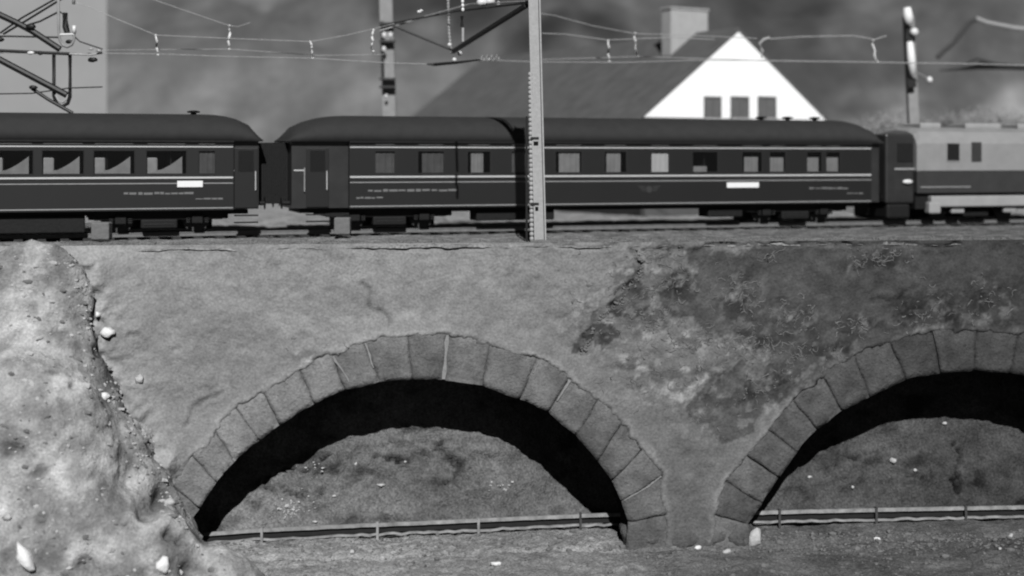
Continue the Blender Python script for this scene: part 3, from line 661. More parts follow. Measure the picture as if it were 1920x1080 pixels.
# ------------------------------------------------------------------ main track
trk = thing('railway_track', 'main line track carrying the train along the top of the wall', 'track', (0, 47, 0), TT)
prof = [(-.07,-.03),(.07,-.03),(.07,-.01),(.02,.0),(.02,.06),(.036,.07),(.036,.1),(-.036,.1),(-.036,.07),(-.02,.06),(-.02,.0),(-.07,-.01)]
for wq in (0.73, 2.17):
    v = [(uu, wq+a, b) for uu in (-34, 46) for a, b in prof]; n = len(prof)
    MB().add(v, [tuple(range(n)), tuple(range(2*n-1, n-1, -1))]+[(i, (i+1) % n, n+(i+1) % n, n+i) for i in range(n)]).build('rail', M_rail, trk)
sp = MB().bbox(-.13, .13, 0.1, 2.8, -0.16, -0.035, .015).build('sleeper', M_sleeper, trk); sp.location = (-24, 0, 0)
for k in range(1, 100):
    c = copy_part(sp, trk); c.location = (-24+0.66*k, 0, 0)

# ------------------------------------------------------------------ coaches
ZB, ZT0, ZW0, ZW1, ZE, ZR = 0.80, 1.80, 1.90, 2.66, 2.97, 3.80
D = 2.9
def bogie(parent, uc, wheelbase=2.3, n=2):
    b = MB(); L = wheelbase/2+0.95
    b.bbox(uc-L, uc+L, .35, .47, .52, .74, .03); b.bbox(uc-L, uc+L, 2.43, 2.55, .52, .74, .03)
    b.bbox(uc-L*.92, uc+L*.92, .34, 2.56, .50, .80, .03).bbox(uc-0.55, uc+0.55, .30, 2.6, .24, .52, .04).bbox(uc-L*.8, uc+L*.8, 1.0, 1.9, .2, .5, .04)
    for s in (-1, 1):
        x = uc+s*wheelbase/2; b.bbox(x-.17, x+.17, .27, .345, .38, .68, .03)
        for k in range(4): b.tube([(x+s*0.0-.34+.0, .33, .42+k*.06), (x-.22, .33, .42+k*.06)], .03, 6)
        for k in range(4): b.tube([(x+.22, .33, .42+k*.06), (x+.34, .33, .42+k*.06)], .03, 6)
    b.tube([(uc-0.45, .34, .36), (uc+.45, .34, .36)], .05, 8)
    bo = b.build('bogie', M_under, parent)
    for s in (-1, 1):
        x = uc+s*wheelbase/2
        for wq, sg in ((0.73, -1), (2.17, 1)):
            m = MB(); m.tube([(x, wq-.06, .53), (x, wq-.058, .53), (x, wq+.05, .53), (x, wq+.06, .53)], [.40, .43, .43, .40], 24)
            m.tube([(x, wq-.12, .53), (x, wq+.12, .53)], .10, 12); m.build('wheel', M_wheel, bo)
        MB().tube([(x, .8, .53), (x, 2.1, .53)], .07, 8).build('axle', M_under, bo)
    return bo
def roof_mesh(u0, u1, e0, e1, lift=0.0, over=0.05):
    N, K = 64, 16; v = []; f = []
    for i in range(N+1):
        u = u0+(u1-u0)*i/N; 
        t0 = np.clip((u-u0)/e0, 0, 1); t1 = np.clip((u1-u)/e1, 0, 1); s = math.sqrt(max(0.0, 1-(1-t0)**2.2))*math.sqrt(max(0.0, 1-(1-t1)**2.2)); s = max(s, 0.03)
        for k in range(K+1):
            a = math.pi*k/K; y = D/2 - math.cos(a)*(D/2+over); z = ZE + (ZR-ZE)*s*math.sin(a)**0.72 if 0 < k < K else ZE-0.04
            v.append((u, y, z+lift))
    for i in range(N):
        for k in range(K): o = i*(K+1)+k; f.append((o, o+1, o+K+2, o+K+1))
    for i in range(N): o = i*(K+1); f.append((o, o+K+1, o+2*K+1, o+K))
    f.append(tuple(range(K+1))); f.append(tuple(N*(K+1)+k for k in range(K+1)))
    return MB().add(v, f)
def letters(mb, px0, px1, py, h, seed, y=-0.012):
    rr = random.Random(seed); u = tu(px0); ue = tu(px1); z = tz((px0+px1)/2, py)+h*.3
    while u < ue:
        wd = rr.uniform(.8, 2.4)*h; mb.box(u, u+wd, y, 0.01, z+rr.uniform(-.01, .01), z+h*rr.uniform(.35, .6)); u += wd+h*rr.uniform(.15, .5)
    return mb
def coach(name, label, u0, u1, s0, s1, wins, e0, e1, extra):
    c = thing(name, label, 'railway carriage', (0, 47, 0), TT, 'dark express carriages of the passing train')
    # wins: list (uc, width, blind material or None, kind)
    b = MB()
    for y0, y1 in ((0, .07), (D-.07, D)):
        b.box(s0, s1, y0, y1, ZB, ZW0); b.box(s0, s1, y0, y1, ZW1, ZE)
        e = s0
        for (uc, wd, bl) in sorted(wins): b.box(e, uc-wd/2, y0, y1, ZW0, ZW1); e = uc+wd/2
        b.box(e, s1, y0, y1, ZW0, ZW1)
    b.box(s0, s1, .071, D-.071, ZB, ZB+.08)
    b.build('body_side', M_body, c)
    for a, q in ((u0, s0), (s1, u1)):
        if q-a < .05: continue
        MB().box(a, q-0.002, .13, D-.13, ZB+.02, ZE-.01).build('vestibule', M_vest, c)
    for a, q, sd in ((u0, s0, 0), (s1, u1, 1)):
        L = q-a
        if L < .6: continue
        uc = a+L*(.45 if sd == 0 else .5)
        dr = MB().bbox(uc-.36, uc+.36, .09, .125, ZB+.05, ZE-.25, .012).build('door', M_body, c)
        MB().box(uc-.24, uc+.24, .07, .088, ZW0+.08, ZW1-.02).build('door_window', M_glass, dr)
        MB().tube([(uc+.29, .05, 1.4), (uc+.29, .05, 2.0)], .018, 6).build('handle', M_trim, dr)
        MB().tube([(uc-.42, .07, 1.35), (uc-.42, .07, 2.1)], .02, 6).build('hand_rail', M_trimdim, c)
        MB().box(uc-.36, uc+.36, -.05, .2, .60, .64).box(uc-.36, uc+.36, -.02, .2, .38, .42).build('step', M_under, c)
        MB().box(uc-.75 if sd == 0 else uc-.45, uc-.40 if sd == 0 else uc+.0, .11, .128, 2.0, 2.04).build('hand_rail', M_trim, c)
    for z, h, m, dy in ((2.755, .036, M_trim, .018), (ZT0+.005, .055, M_trim, .022), (ZT0-.17, .030, M_trimdim, .018), (0.865, .034, M_trimdim, .018)):
        MB().box(s0+.02, s1-.02, -dy, -.001, z-h/2, z+h/2).build('trim_line', m, c)
    rf = roof_mesh(u0-.12, u1+.12, e0, e1).build('roof', M_roof, c, smooth=True)
    MB().box(s0, s1, -.075, -.052, ZE-.075, ZE-.02).build('gutter', M_under, c)
    for uc in extra.get('vents', []):
        q = MB(); zt = ZR
        q.tube([(uc, 1.2, zt-.2), (uc, 1.2, zt+.05)], .09, 10); q.tube([(uc, 1.2, zt+.04), (uc, 1.2, zt+.08), (uc, 1.2, zt+.11)], [.19, .21, .10], 14)
        q.build('roof_vent', M_under, rf, smooth=False)
    for k, (uc, wd, bl) in enumerate(wins):
        fr = MB(); t = .035
        fr.box(uc-wd/2, uc-wd/2+t, -.008, .05, ZW0, ZW1); fr.box(uc+wd/2-t, uc+wd/2, -.008, .05, ZW0, ZW1)
        fr.box(uc-wd/2+t, uc+wd/2-t, -.008, .05, ZW0, ZW0+t); fr.box(uc-wd/2+t, uc+wd/2-t, -.008, .05, ZW1-t, ZW1)
        fo = fr.build('window', M_inner, c)
        MB().box(uc-wd/2+t, uc+wd/2-t, .02, .028, ZW0+t, ZW1-t).build('pane', M_glass, fo)
        MB().box(uc-wd*.45, uc+wd*.45, -.014, -.001, 2.83, 2.875).build('ventilator_slot', M_slot, fo)
        MB().box(uc-wd/2, uc+wd/2, D-.04, D-.03, ZW0, ZW1).build('far_pane', M_glass, fo)
        if bl:
            mm, x0, x1, zb, zt_ = bl
            g = MB(); n = 10; v2 = []; f2 = []
            for i in range(n+1):
                t_ = i/n; x = uc+wd*(x0+(x1-x0)*t_); yy = .075+.012*math.sin(i*2.2)
                v2 += [(x, yy, ZW0+(ZW1-ZW0)*zb), (x, yy, ZW0+(ZW1-ZW0)*zt_)]
            for i in range(n): o = 2*i; f2.append((o, o+2, o+3, o+1))
            g.add(v2, f2).build('blind', mm, fo)
        else:
            cu = MB(); xs_ = [uc-wd*.42+wd*.8*i/8 for i in range(9)]; vv = []
            for i, x in enumerate(xs_): vv += [(x, .07+.012*math.sin(i*2.1), ZW0+.02), (x, .07+.012*math.sin(i*2.1), ZW0+.06+.50*(i/8)**1.7)]
            cu.add(vv, [(2*i, 2*i+2, 2*i+3, 2*i+1) for i in range(8)]).build('curtain', M_blindg, fo)
            MB().bbox(uc-wd*.48, uc-wd*.20, .12, 1.3, ZB+.3, ZW0+.52, .05).bbox(uc-wd*.46, uc+wd*.35, .14, 1.3, ZB+.3, ZW0+.14, .05).build('seat', M_seat, c)
    for uu in np.arange(s0+1.2, s1-.5, 1.9):
        MB().box(uu-.02, uu+.02, .3, D-.2, ZB+.1, ZE-.05).build('compartment_wall', M_inner, c)
    MB().box(s0+.1, s1-.1, 1.75, 1.78, ZB+.1, ZE-.05).build('corridor_wall', M_inner, c)
    bogie(c, u0+extra['b0']); bogie(c, u1-extra['b1'])
    for (a, q, zz0, zz1) in extra.get('boxes', []): MB().bbox(a, q, .28, 1.1, zz0, zz1, .04).build('underfloor_box', M_under, c)
    MB().box(u0+.3, u1-.3, .35, D-.35, .66, .797).build('underframe', M_under, c)
    for a, sgn in ((u0, -1), (u1, 1)):
        g = MB()
        for k in range(extra.get('n0' if sgn < 0 else 'n1', 4)):
            x = a+sgn*(.01+.065*k); g.box(min(x, x+sgn*.045), max(x, x+sgn*.045), .85, 2.05, .95, 2.9); g.box(min(x+sgn*.045, x+sgn*.065), max(x+sgn*.045, x+sgn*.065), .9, 2.0, 1.0, 2.85)
        g.build('gangway_bellows', M_under, c)
        for yb in (.55, 2.35):
            MB().tube([(a, yb, .98), (a+sgn*.24, yb, .98), (a+sgn*.242, yb, .98), (a+sgn*.26, yb, .98)], [.07, .07, .2, .19], 14).build('buffer', M_under, c)
    return c
W_ = {}
wins1 = [(tu(px), 1.25, None) for px in (22, 118, 214, 312)] + [(tu(388), .55, (M_blindd, -.5, .5, 0, 1))]
u_ = tu(22)-1.72
for k in range(7): wins1.append((u_-1.72*k, 1.25, (M_blindd, -.5, .1, 0, 1)))
c1 = coach('express_carriage', 'dark passenger carriage at the left, cut by the frame, wide windows with pale seats', tu(488)-22.0, tu(486), tu(488)-21.0, tu(438), wins1, 1.6, 1.7,
      dict(n1=8, vents=[tu(370)], b0=3.4, b1=tu(486)-tu(300), boxes=[(tu(-330), tu(160), .14, .68)]))
px2 = [(722,40,(M_blindd,-.5,.5,0,1)),(808,52,(M_blindd,-.3,.5,0,1)),(898,46,(M_blindg,-.3,.2,0,1)),(978,40,(M_blindd,-.5,.5,0,1)),(1066,52,(M_blindg,-.32,.42,0,1)),
       (1154,44,(M_blindg,-.35,.25,0,1)),(1238,36,(M_blindw,-.5,.48,0,1)),(1322,50,(M_blindg,-.4,.1,0,.3)),(1410,40,(M_blindg,-.32,.32,0,.72)),(1458,32,(M_blindg,-.4,.4,0,.70)),(1527,30,(M_blindg,-.4,.32,0,.70)),(1562,28,(M_blindg,-.4,.4,0,.70))]
wins2 = [(tu(p), (tu(p+w_/2)-tu(p-w_/2)), bl) for p, w_, bl in px2]
c2 = coach('express_carriage', 'dark passenger carriage in full view behind the mast, with small curtained windows', tu(548), tu(1652), tu(655), tu(1634), wins2, 2.2, 1.4,
      dict(n0=8, vents=[tu(1458), tu(1508), tu(1560)], b0=tu(735)-tu(548), b1=tu(1652)-tu(1500), boxes=[(tu(898), tu(1045), .34, .68), (tu(1335), tu(1400), .35, .68)]))
letters(MB(), 232, 350, 367, .13, 1).build('lettering', M_letter, c1); letters(MB(), 366, 415, 376, .10, 2).build('lettering', M_letter, c1)
letters(MB(), 690, 845, 361, .13, 3).build('lettering', M_letter, c2); letters(MB(), 668, 718, 374, .10, 4).build('lettering', M_letter, c2)
letters(MB(), 1517, 1588, 356, .11, 5).build('lettering', M_letter, c2); letters(MB(), 1588, 1618, 365, .09, 6).build('lettering', M_letter, c2)
for cc_, pa, pb_, y0, y1 in ((c1, 332, 380, 351, 339), (c2, 1362, 1422, 352, 342)):
    MB().bbox(tu(pa), tu(pb_), -.05, -.024, tz((pa+pb_)/2, y0), tz((pa+pb_)/2, y1), .01).build('destination_board', M_board, cc_)
em = MB(); uc = tu(1217); zc = tz(1217, 355)
em.tube([(uc, -.012, zc), (uc, -.002, zc)], .12, 20)
for s in (-1, 1):
    for k in range(3): em.add([(uc+s*.14, -.012, zc+.10-.07*k), (uc+s*(.42-.06*k), -.012, zc+.13-.07*k), (uc+s*(.40-.06*k), -.012, zc+.09-.07*k), (uc+s*.14, -.012, zc+.06-.07*k),
                               (uc+s*.14, -.002, zc+.10-.07*k), (uc+s*(.42-.06*k), -.002, zc+.13-.07*k), (uc+s*(.40-.06*k), -.002, zc+.09-.07*k), (uc+s*.14, -.002, zc+.06-.07*k)],
                              [(0,1,2,3),(4,7,6,5),(0,4,5,1),(1,5,6,2),(2,6,7,3),(3,7,4,0)])
em.build('emblem', M_locod, c2)

# ------------------------------------------------------------------ pale railcar at the right
def railcar():
    c = thing('railcar', 'pale boxy railcar with dark waistband at the right end of the train', 'railcar', (0, 47, 0), TT)
    a, b_ = tu(1668), tu(1722); e = a+15.5
    MB().bbox(a, b_, .25, D-.25, .75, 3.3, .08).build('end_section', M_vest, c)
    MB().box(tu(1690), tu(1718), .22, .248, 2.28, 2.95).build('end_window', M_under, c)
    MB().box(tu(1684), tu(1722), .215, .247, 1.98, 2.05).build('hand_rail', M_trimdim, c)
    MB().blob((tu(1708), .2, tz(1708, 341)), (.22, .08, .09), 3, .05, 2).build('lamp', M_bead, c, smooth=True)
    # body as a lofted cross-section, bevelled roof edges
    prof = [(0.0, 1.95), (0.0, 2.95), (.08, 3.15), (.28, 3.38), (.7, 3.52), (1.45, 3.58), (2.2, 3.52), (2.62, 3.38), (2.82, 3.15), (2.9, 2.95), (2.9, 1.95)]
    v = []; n = len(prof)
    for uu, s in ((b_, .93), (b_+.15, 1.0), (e-.15, 1), (e, .93)): v += [(uu, 1.45+(y-1.45)*s, 1.95+(z-1.95)*s) for y, z in prof]
    f = [(i*n+k, i*n+k+1, (i+1)*n+k+1, (i+1)*n+k) for i in range(3) for k in range(n-1)] + [(i*n+n-1, i*n, (i+1)*n, (i+1)*n+n-1) for i in range(3)] + [tuple(range(n)), tuple(3*n+k for k in range(n))]
    MB().add(v, f).build('body', M_locop, c)
    MB().bbox(b_-.02, e, .03, D-.03, 1.12, 1.948, .03).build('waistband', M_locod, c)
    MB().box(b_+.1, tu(1820), .0, .028, 1.33, 1.37).build('waist_line', M_trimdim, c)
    MB().bbox(b_+.55, e, -.02, D+.02, .62, 1.02, .04).build('skirt', M_locos, c)
    MB().bbox(b_+.45, b_+.95, -.03, .3, .38, .80, .05).build('step_plate', M_locos, c)
    MB().box(b_, e-.1, .2, D-.2, .55, 1.118).build('underframe', M_under, c)
    for px, wd, m in ((1787, .52, M_under), (1831, .34, M_locod), (1960, .8, M_under), (2040, .8, M_under), (2120, .8, M_under)):
        u = tu(px); h0, h1 = tz(px, 301), tz(px, 269)
        fo = MB().bbox(u-wd/2-.05, u+wd/2+.05, -.02, .03, h0-.05, h1+.05, .02).build('window', M_locop if m is M_under else M_locod, c)
        MB().bbox(u-wd/2, u+wd/2, -.03, .02, h0, h1, .008).build('pane', m, fo)
    for px, wd, yy in ((1770, .9, 1.2), (1870, 1.6, 1.3), (1960, 1.2, 1.2)):
        u = tu(px); MB().bbox(u-wd/2, u+wd/2, .8, 2.0, 3.5, 3.72, .05).build('roof_fitting', M_locos, c)
    bo = bogie(c, tu(1840), 2.9); bogie(c, e-3.2, 2.9)
    for px in (1800, 1898): MB().bbox(tu(px)-.28, tu(px)+.28, .12, .26, .38, .56, .03).build('axle_box', M_trimdim, bo)
    MB().tube([(a, .55, .98), (a-.3, .55, .98), (a-.302, .55, .98), (a-.32, .55, .98)], [.07, .07, .2, .19], 14).build('buffer', M_under, c)
    MB().bbox(tu(1672), tu(1716), .3, 2.6, .2, .74, .08).build('coupling_gear', M_under, c)
    return c
railcar()

# ------------------------------------------------------------------ house
HA = math.radians(30); hs = thing('house', 'white gabled house with dark steep roof behind the train', 'house', (9.88, 62, 0), HA)
hw_, el, ap, Lh = 5.0, 4.15, 7.91, 23.0
MB().box(-hw_, hw_, 0, .30, -.6, el-.02).build('front_wall', M_lower, hs)
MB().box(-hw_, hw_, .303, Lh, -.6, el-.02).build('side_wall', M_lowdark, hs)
g = MB(); g.add([(-hw_, -.02, el-.018), (hw_, -.02, el-.018), (0, -.02, ap), (-hw_, Lh, el-.018), (hw_, Lh, el-.018), (0, Lh, ap)], [(0,1,2),(3,5,4),(0,3,4,1),(0,2,5,3),(1,4,5,2)]); g.build('gable_wall', M_render, hs)
for s in (-1, 1):
    ov = .0; nx_, nz_ = s*(ap-el), hw_; ln = math.hypot(nx_, nz_); nx_, nz_ = nx_/ln*.16, nz_/ln*.16
    ex, ez = s*(hw_+.35), el-.35*(ap-el)/hw_
    v = [(ex, .02, ez+.02), (0, .02, ap+.02), (0, Lh+.3, ap+.02), (ex, Lh+.3, ez+.02)]
    v += [(a+nx_*0.9, y, z+nz_*0.9) if i not in (1, 2) else (0, y, z+.2) for i, (a, y, z) in enumerate(v)]
    rp_ = MB().add(v, [(0,1,2,3),(4,7,6,5),(0,4,5,1),(1,5,6,2),(2,6,7,3),(3,7,4,0)]).build('roof', M_tile, hs)
def hpx_u(px):   # house gable-plane local x seen at px
    k = (px-960)/FPX; c, s = math.cos(HA), math.sin(HA); return (k*62-9.76)/(c-k*s)
for a, b_ in ((1314, 1345), (1364, 1397), (1415, 1448)):
    x0, x1 = hpx_u(a), hpx_u(b_); Yh = 62+math.sin(HA)*(x0+x1)/2; zt = CZ+(HY-181)*Yh/FPX; zb = CZ+(HY-221)*Yh/FPX
    fo = MB().box(x0, x0+.07, -.10, -.02, zb, zt).box(x1-.07, x1, -.10, -.02, zb, zt).box(x0+.07, x1-.07, -.10, -.02, zt-.08, zt).box((x0+x1)/2-.03, (x0+x1)/2+.03, -.09, -.02, zb, zt-.08).build('window', M_shut, hs)
    MB().box(x0+.07, x1-.07, -.06, -.03, zb, zt-.08).build('pane', M_shut, fo)
    MB().box(x0-.05, x1+.05, -.16, -.021, zb-.07, zb-.003).build('sill', M_winf, fo)
for x0 in (-3.6, -1.2, 1.6, 3.2):
    fo = MB().box(x0-.05, x0+.95, -.05, -.001, 1.1, 2.6).build('window', M_winf, hs); MB().box(x0+.03, x0+.87, -.08, -.051, 1.18, 2.52).build('pane', M_under, fo)
ch = MB().bbox(-1.42, .66, 3.0, 3.75, ap-2.0, 9.12, .03).build('chimney', M_chim, hs)
MB().bbox(-1.47, .71, 2.95, 3.8, 9.125, 9.22, .02).build('chimney_cap', M_chim, ch)

# pale building far left
bd = thing('plain_building', 'tall pale windowless building behind the left carriage', 'building', ((200-960)*72/FPX, 72, 0), math.radians(16.5))
MB().box(-30, 0, 0, 8, -.5, 16).build('wall', M_bldg, bd)
MB().box(-30.2, .15, -.2, 8.2, 16.003, 16.4).build('parapet', M_bldg, bd)
# shed-like low pale mounds seen under the coaches
rs = random.Random(3)
def shrub(px, py, Y, r, label, seed):
    c = P(px, py, Y); z0_ = 0.0; rr = random.Random(seed); t = thing('shrub', label, 'shrub', (c.x, c.y, 0), 0, 'dry shrubs on the slope behind the railcar')
    st = MB(); 
    for k in range(7): 
        a = rr.uniform(0, 6.28); st.tube([(0, 0, -.5), (math.cos(a)*.2*r, math.sin(a)*.2*r, c.z*.5), (math.cos(a)*.7*r, math.sin(a)*.7*r, c.z+rr.uniform(-.4, .5)*r)], [.08, .05, .02], 5)
    st.build('stem', M_sleeper, t); fo = MB()
    for k in range(2200):
        d = Vector((rr.gauss(0, 1), rr.gauss(0, 1), rr.gauss(0, 1))).normalized()*r*rr.uniform(.45, 1.0)*(0.8+.3*math.sin(k*.37))
        p = Vector((d.x*1.25, d.y, c.z+d.z*.75)); s = rr.uniform(.02, .06)*r; a = Vector((rr.gauss(0,1), rr.gauss(0,1), rr.gauss(0,1))).normalized(); b = a.orthogonal().normalized()
        fo.add([p-a*s, p+b*s*.6, p+a*s, p-b*s*.6], [(0,1,2,3)])
    fo.build('foliage', M_shrub, t)
shrub(1670, 250, 66, 1.5, 'dry pale shrub just right of the carriage roof end', 1)
shrub(1790, 244, 70, 1.4, 'dry shrub behind the front of the railcar roof', 2)
shrub(1900, 246, 74, 1.9, 'largest dry shrub, above the railcar at the right edge', 3)
shrub(1840, 238, 68, 1.3, 'low dry shrub between the other two above the railcar', 4)

# ------------------------------------------------------------------ masts and catenary
def beam_between(mb, a, b, wx_, wy_):
    a, b = Vector(a), Vector(b); t = (b-a).normalized(); y = Vector((0, 1, 0)); s = t.cross(y).normalized(); 
    v = [p+s*i*wx_/2+y*j*wy_/2 for p in (a, b) for i, j in ((-1,-1),(1,-1),(1,1),(-1,1))]
    mb.add(v, [(0,1,2,3),(4,7,6,5),(0,4,5,1),(1,5,6,2),(2,6,7,3),(3,7,4,0)]); return mb
def beads(mb, pts, r, step=.11, n=8):
    for a, b in zip(pts[:-1], pts[1:]):
        a, b = Vector(a), Vector(b); L = (b-a).length; k = max(1, int(L/step)); t = (b-a)/k
        for i in range(k):
            p = a+t*i; mb.tube([p, p+t*.25, p+t*.5, p+t*.75, p+t], [r*.55, r, r*1.05, r, r*.55], n)
    return mb
YM = 41.2
ms = thing('catenary_mast', 'tall grey steel mast on the wall edge in front of the train', 'mast', P(1013, 452, YM))
o0 = P(1013, 452, YM)
def L(px, py, Y=YM, o=o0): return P(px, py, Y if Y < 41.35 else 41.3+(Y-41.3)*1.35)-o
m = MB()
ta, tb_ = L(1013, 452), L(1000.5, -60)
for s in (-1, 1):
    off = Vector((s*.15, 0, 0)); beam_between(m, ta+off, tb_+off, .045, .34)
m2 = MB(); beam_between(m2, ta+Vector((0, .05, 0)), tb_+Vector((0, .05, 0)), .26, .03)
m.build('flange', M_mast, ms); m2.build('web', M_mast, ms)
MB().bbox(-.3, .3, -.3, .3, -.12, .04, .03).build('base_plate', M_conc, ms)
# cantilever assembly
MB().tube([L(987, 10, 41.76), L(850, 96, 46.08)], .085, 10).build('brace', M_dsteel, ms)
MB().tube([L(1000, 4, 41.35), L(850, 22, 46.13), L(722, 46, 46.35)], .032, 8).build('top_arm', M_dsteel, ms)
MB().tube([L(1000, 2, 41.45), L(880, 8, 45.27), L(800, 30, 46.40), L(712, 58, 46.35)], .026, 8).build('stay_wire', M_wire, ms)
MB().tube([L(735, 47, 46.35), L(770, 62, 46.35), L(843, 92, 46.30)], .035, 8).build('diagonal_arm', M_dsteel, ms)
beads(MB(), [L(839, -40, 46.25), L(842, 60, 46.25), L(846, 100, 46.15)], .042).build('insulator', M_mast, ms, smooth=True)
beads(MB(), [L(866, -40, 40.35), L(868, 22, 40.35)], .045).build('insulator', M_bead, ms, smooth=True)
MB().tube([L(866, 30, 40.35), L(866, 38, 40.35), L(866, 50, 40.35)], [.05, .03, .05], 8).build('insulator_cap', M_dsteel, ms)
MB().tube([L(868, 52, 40.35), L(868, 78, 40.35)], .04, 8).build('hanger', M_mast, ms)
for px, py, r in ((852, 112, .075), (862, 100, .08), (843, 84, .07)):
    MB().blob(L(px, py, 46.0), (r, r, r), int(px), .05, 2).build('clamp', M_bead, ms, smooth=True)
MB().tube([L(800, 120, 46.30), L(815, 121, 46.30), L(860, 117, 45.76), L(900, 112, 44.48)], [.02, .055, .045, .025], 8).build('registration_arm', M_dsteel, ms)
cp = []
for k in range(46): t = k/45; cp.append(L(898+38*t, 110+5*math.sin(t*26)-2*t, 46.1+.07*math.cos(t*26)))
MB().tube(cp, .022, 6).build('tension_coil', M_wire, ms)
for px, py, r in ((905, 4, .16), (918, 2, .14), (935, 6, .07), (790, 20, .05), (786, 22, .06)):
    MB().blob(L(px, py, 44.2), (r*1.1, r*.7, r*.8), int(px)+5, .2, 2).build('fitting', M_bead, ms, smooth=True)
# short beaded post
rod = thing('beaded_post', 'shorter thin pale notched post standing just left of the tall mast', 'post', P(996, 450, 41.1))
o1 = P(996, 450, 41.1)
beads(MB(), [P(997, 452, 41.1)-o1, P(994, 135, 41.1)-o1], .062, .13, 10).build('shaft', M_mast, rod, smooth=True)
for y in (262, 385): MB().box(-.02, .22, -.09, -.03, P(996, y, 41.1).z-o1.z, P(996, y-5, 41.1).z-o1.z).build('bracket', M_dsteel, rod)
MB().box(-.16, -.10, .0, .08, -.1, P(996, 218, 41.1).z-o1.z).build('dark_strip', M_under, rod)  # dark strip added to stand for the shadow left of the post
# wires
def droppers(parent, lst, Y):
    for (x0, y0, x1, y1) in lst:
        N = 6; pts = [P(x0+(x1-x0)*k/N+(1.5*math.sin(k*2+x0)), y0+(y1-y0)*k/N, Y) for k in range(N+1)]
        MB().tube(pts, [.02, .032, .042, .034, .04, .032, .02], 7).build('dropper', M_bead, parent, smooth=True)
        MB().blob(pts[-1]+Vector((.03, 0, 0)), (.06, .035, .035), 3, .1, 1).blob(pts[0], (.05, .035, .035), 3, .1, 1).build('clip', M_bead, parent, smooth=True)
def span(label, mess, cont, drops, Y, r=.011, mm=M_wire, grp=None):
    t = thing('overhead_line', label, 'overhead wire', (0, 0, 0), 0, grp)
    for nm, pts in (('messenger_wire', mess), ('contact_wire', cont)):
        if not pts: continue
        q = []
        for (a, b) in zip(pts[:-1], pts[1:]):
            for k in range(6): s = k/6; q.append(P(a[0]+(b[0]-a[0])*s, a[1]+(b[1]-a[1])*s, Y))
        q.append(P(pts[-1][0], pts[-1][1], Y)); MB().tube(q, r, 6).build(nm, mm, t)
    droppers(t, drops, Y); return t
GW = 'overhead contact lines above the train'
span('overhead line left of the tall mast, low pair of wires with three white droppers', [(140,4),(175,16),(215,34),(293,66),(430,72),(583,78),(650,66),(697,55),(740,44)],
     [(-60,99),(190,100),(293,101),(430,106),(583,109),(730,118),(800,120)], [(293,66,295,103),(583,78,586,109),(699,56,697,96)], 46.1, .013, grp=GW)
span('overhead line descending from the top left to a single white dropper', [(255,-12),(290,0),(360,24),(430,48),(445,50),(470,42)], [(190,94),(293,93),(430,92),(600,104),(720,102)], [(431,48,428,92)], 46.6, .011, grp=GW)
span('overhead line just right of the tall mast with white dropper over the roof', [(1004,24),(1040,29),(1110,48),(1190,63),(1290,66),(1420,72)], [(1004,112),(1100,109),(1193,106),(1330,110),(1440,114)], [(1190,62,1194,106)], 51.2, .013, grp=GW)
span('overhead line right of the mast, lower pair with thicker dropper', [(1004,62),(1060,64),(1140,75),(1260,70),(1340,74)], [(900,112),(1004,116),(1170,117),(1300,113),(1440,113)], [(1141,76,1141,115)], 50.4, .014, grp=GW)
sr = span('thick pale overhead line above the gable, ending before the far mast', [(1430,74),(1500,69),(1600,67),(1640,74),(1662,67)], [(1440,114),(1600,116),(1700,118),(1780,119),(1960,123)], [(1636,76,1643,116)], 53, .021, grp=GW)
MB().tube([P(1443, 71, 53), P(1432, 74, 53), P(1424, 82, 53), P(1430, 96, 53), P(1428, 108, 53)], .058, 7).build('curled_dropper', M_mast, sr)
# left cantilever bracket on a mast outside the frame
om = P(-70, 452, 44.2)
lf = thing('catenary_mast', 'dark triangular bracket arms of the mast beyond the left edge', 'mast', om)
def L2_(px, py, Y=44.2): return P(px, py, Y)-om
q = MB(); beam_between(q, L2_(-70, 452), L2_(-82, -60), .34, .30); q.build('shaft', M_mast, lf)
for nm, pts, r, mt in (('brace', [(-72,72),(0,112),(125,178)], .105, M_dsteel), ('upper_brace', [(-72,-12),(0,28),(30,42),(60,58),(112,92)], .10, M_dsteel),
                   ('arm', [(-72,92),(0,95),(130,101)], .05, M_dsteel), ('arm_extension', [(130,101),(170,103),(192,99)], .03, M_wire), ('thin_arm', [(-70,68),(20,68),(110,70)], .028, M_dsteel),
                   ('lower_wire', [(-70,177),(60,175),(130,165),(192,163)], .02, M_dsteel), ('lower_brace', [(60,166),(90,186),(136,212)], .055, M_dsteel),
                   ('tie_rod', [(0,62),(40,34),(100,0),(125,-14)], .03, M_dsteel), ('tie_rod', [(6,64),(50,38),(112,0),(125,-8)], .034, M_dsteel), ('tie_rod', [(48,48),(75,40),(110,22)], .03, M_dsteel),
                   ('drop_wire', [(112,22),(124,30),(130,60),(150,78),(192,92)], .022, M_dsteel), ('sling', [(122,24),(122,50),(126,62)], .085, M_dsteel)):
    MB().tube([L2_(*p) for p in pts], r, 9).build(nm, mt, lf)
MB().tube([L2_(109,-30,44.0), L2_(110,60,44.0), L2_(112,74,44.0), L2_(118,85,44.0), L2_(126,88,44.0), L2_(134,84,44.0), L2_(139,74,44.0), L2_(139,50,44.0)], .045, 8).build('suspension_hook', M_farmast, lf, smooth=True)
MB().tube([L2_(110,65,44.0), L2_(139,64,44.0)], .035, 8).build('hook_bar', M_bead, lf)
MB().tube([L2_(139,62,44.0), L2_(139,48,44.0)], .06, 8).build('insulator', M_bead, lf, smooth=True)
MB().tube([L2_(138,-20,44.0), L2_(138,8,44.0)], .05, 8).build('insulator', M_mast, lf, smooth=True)
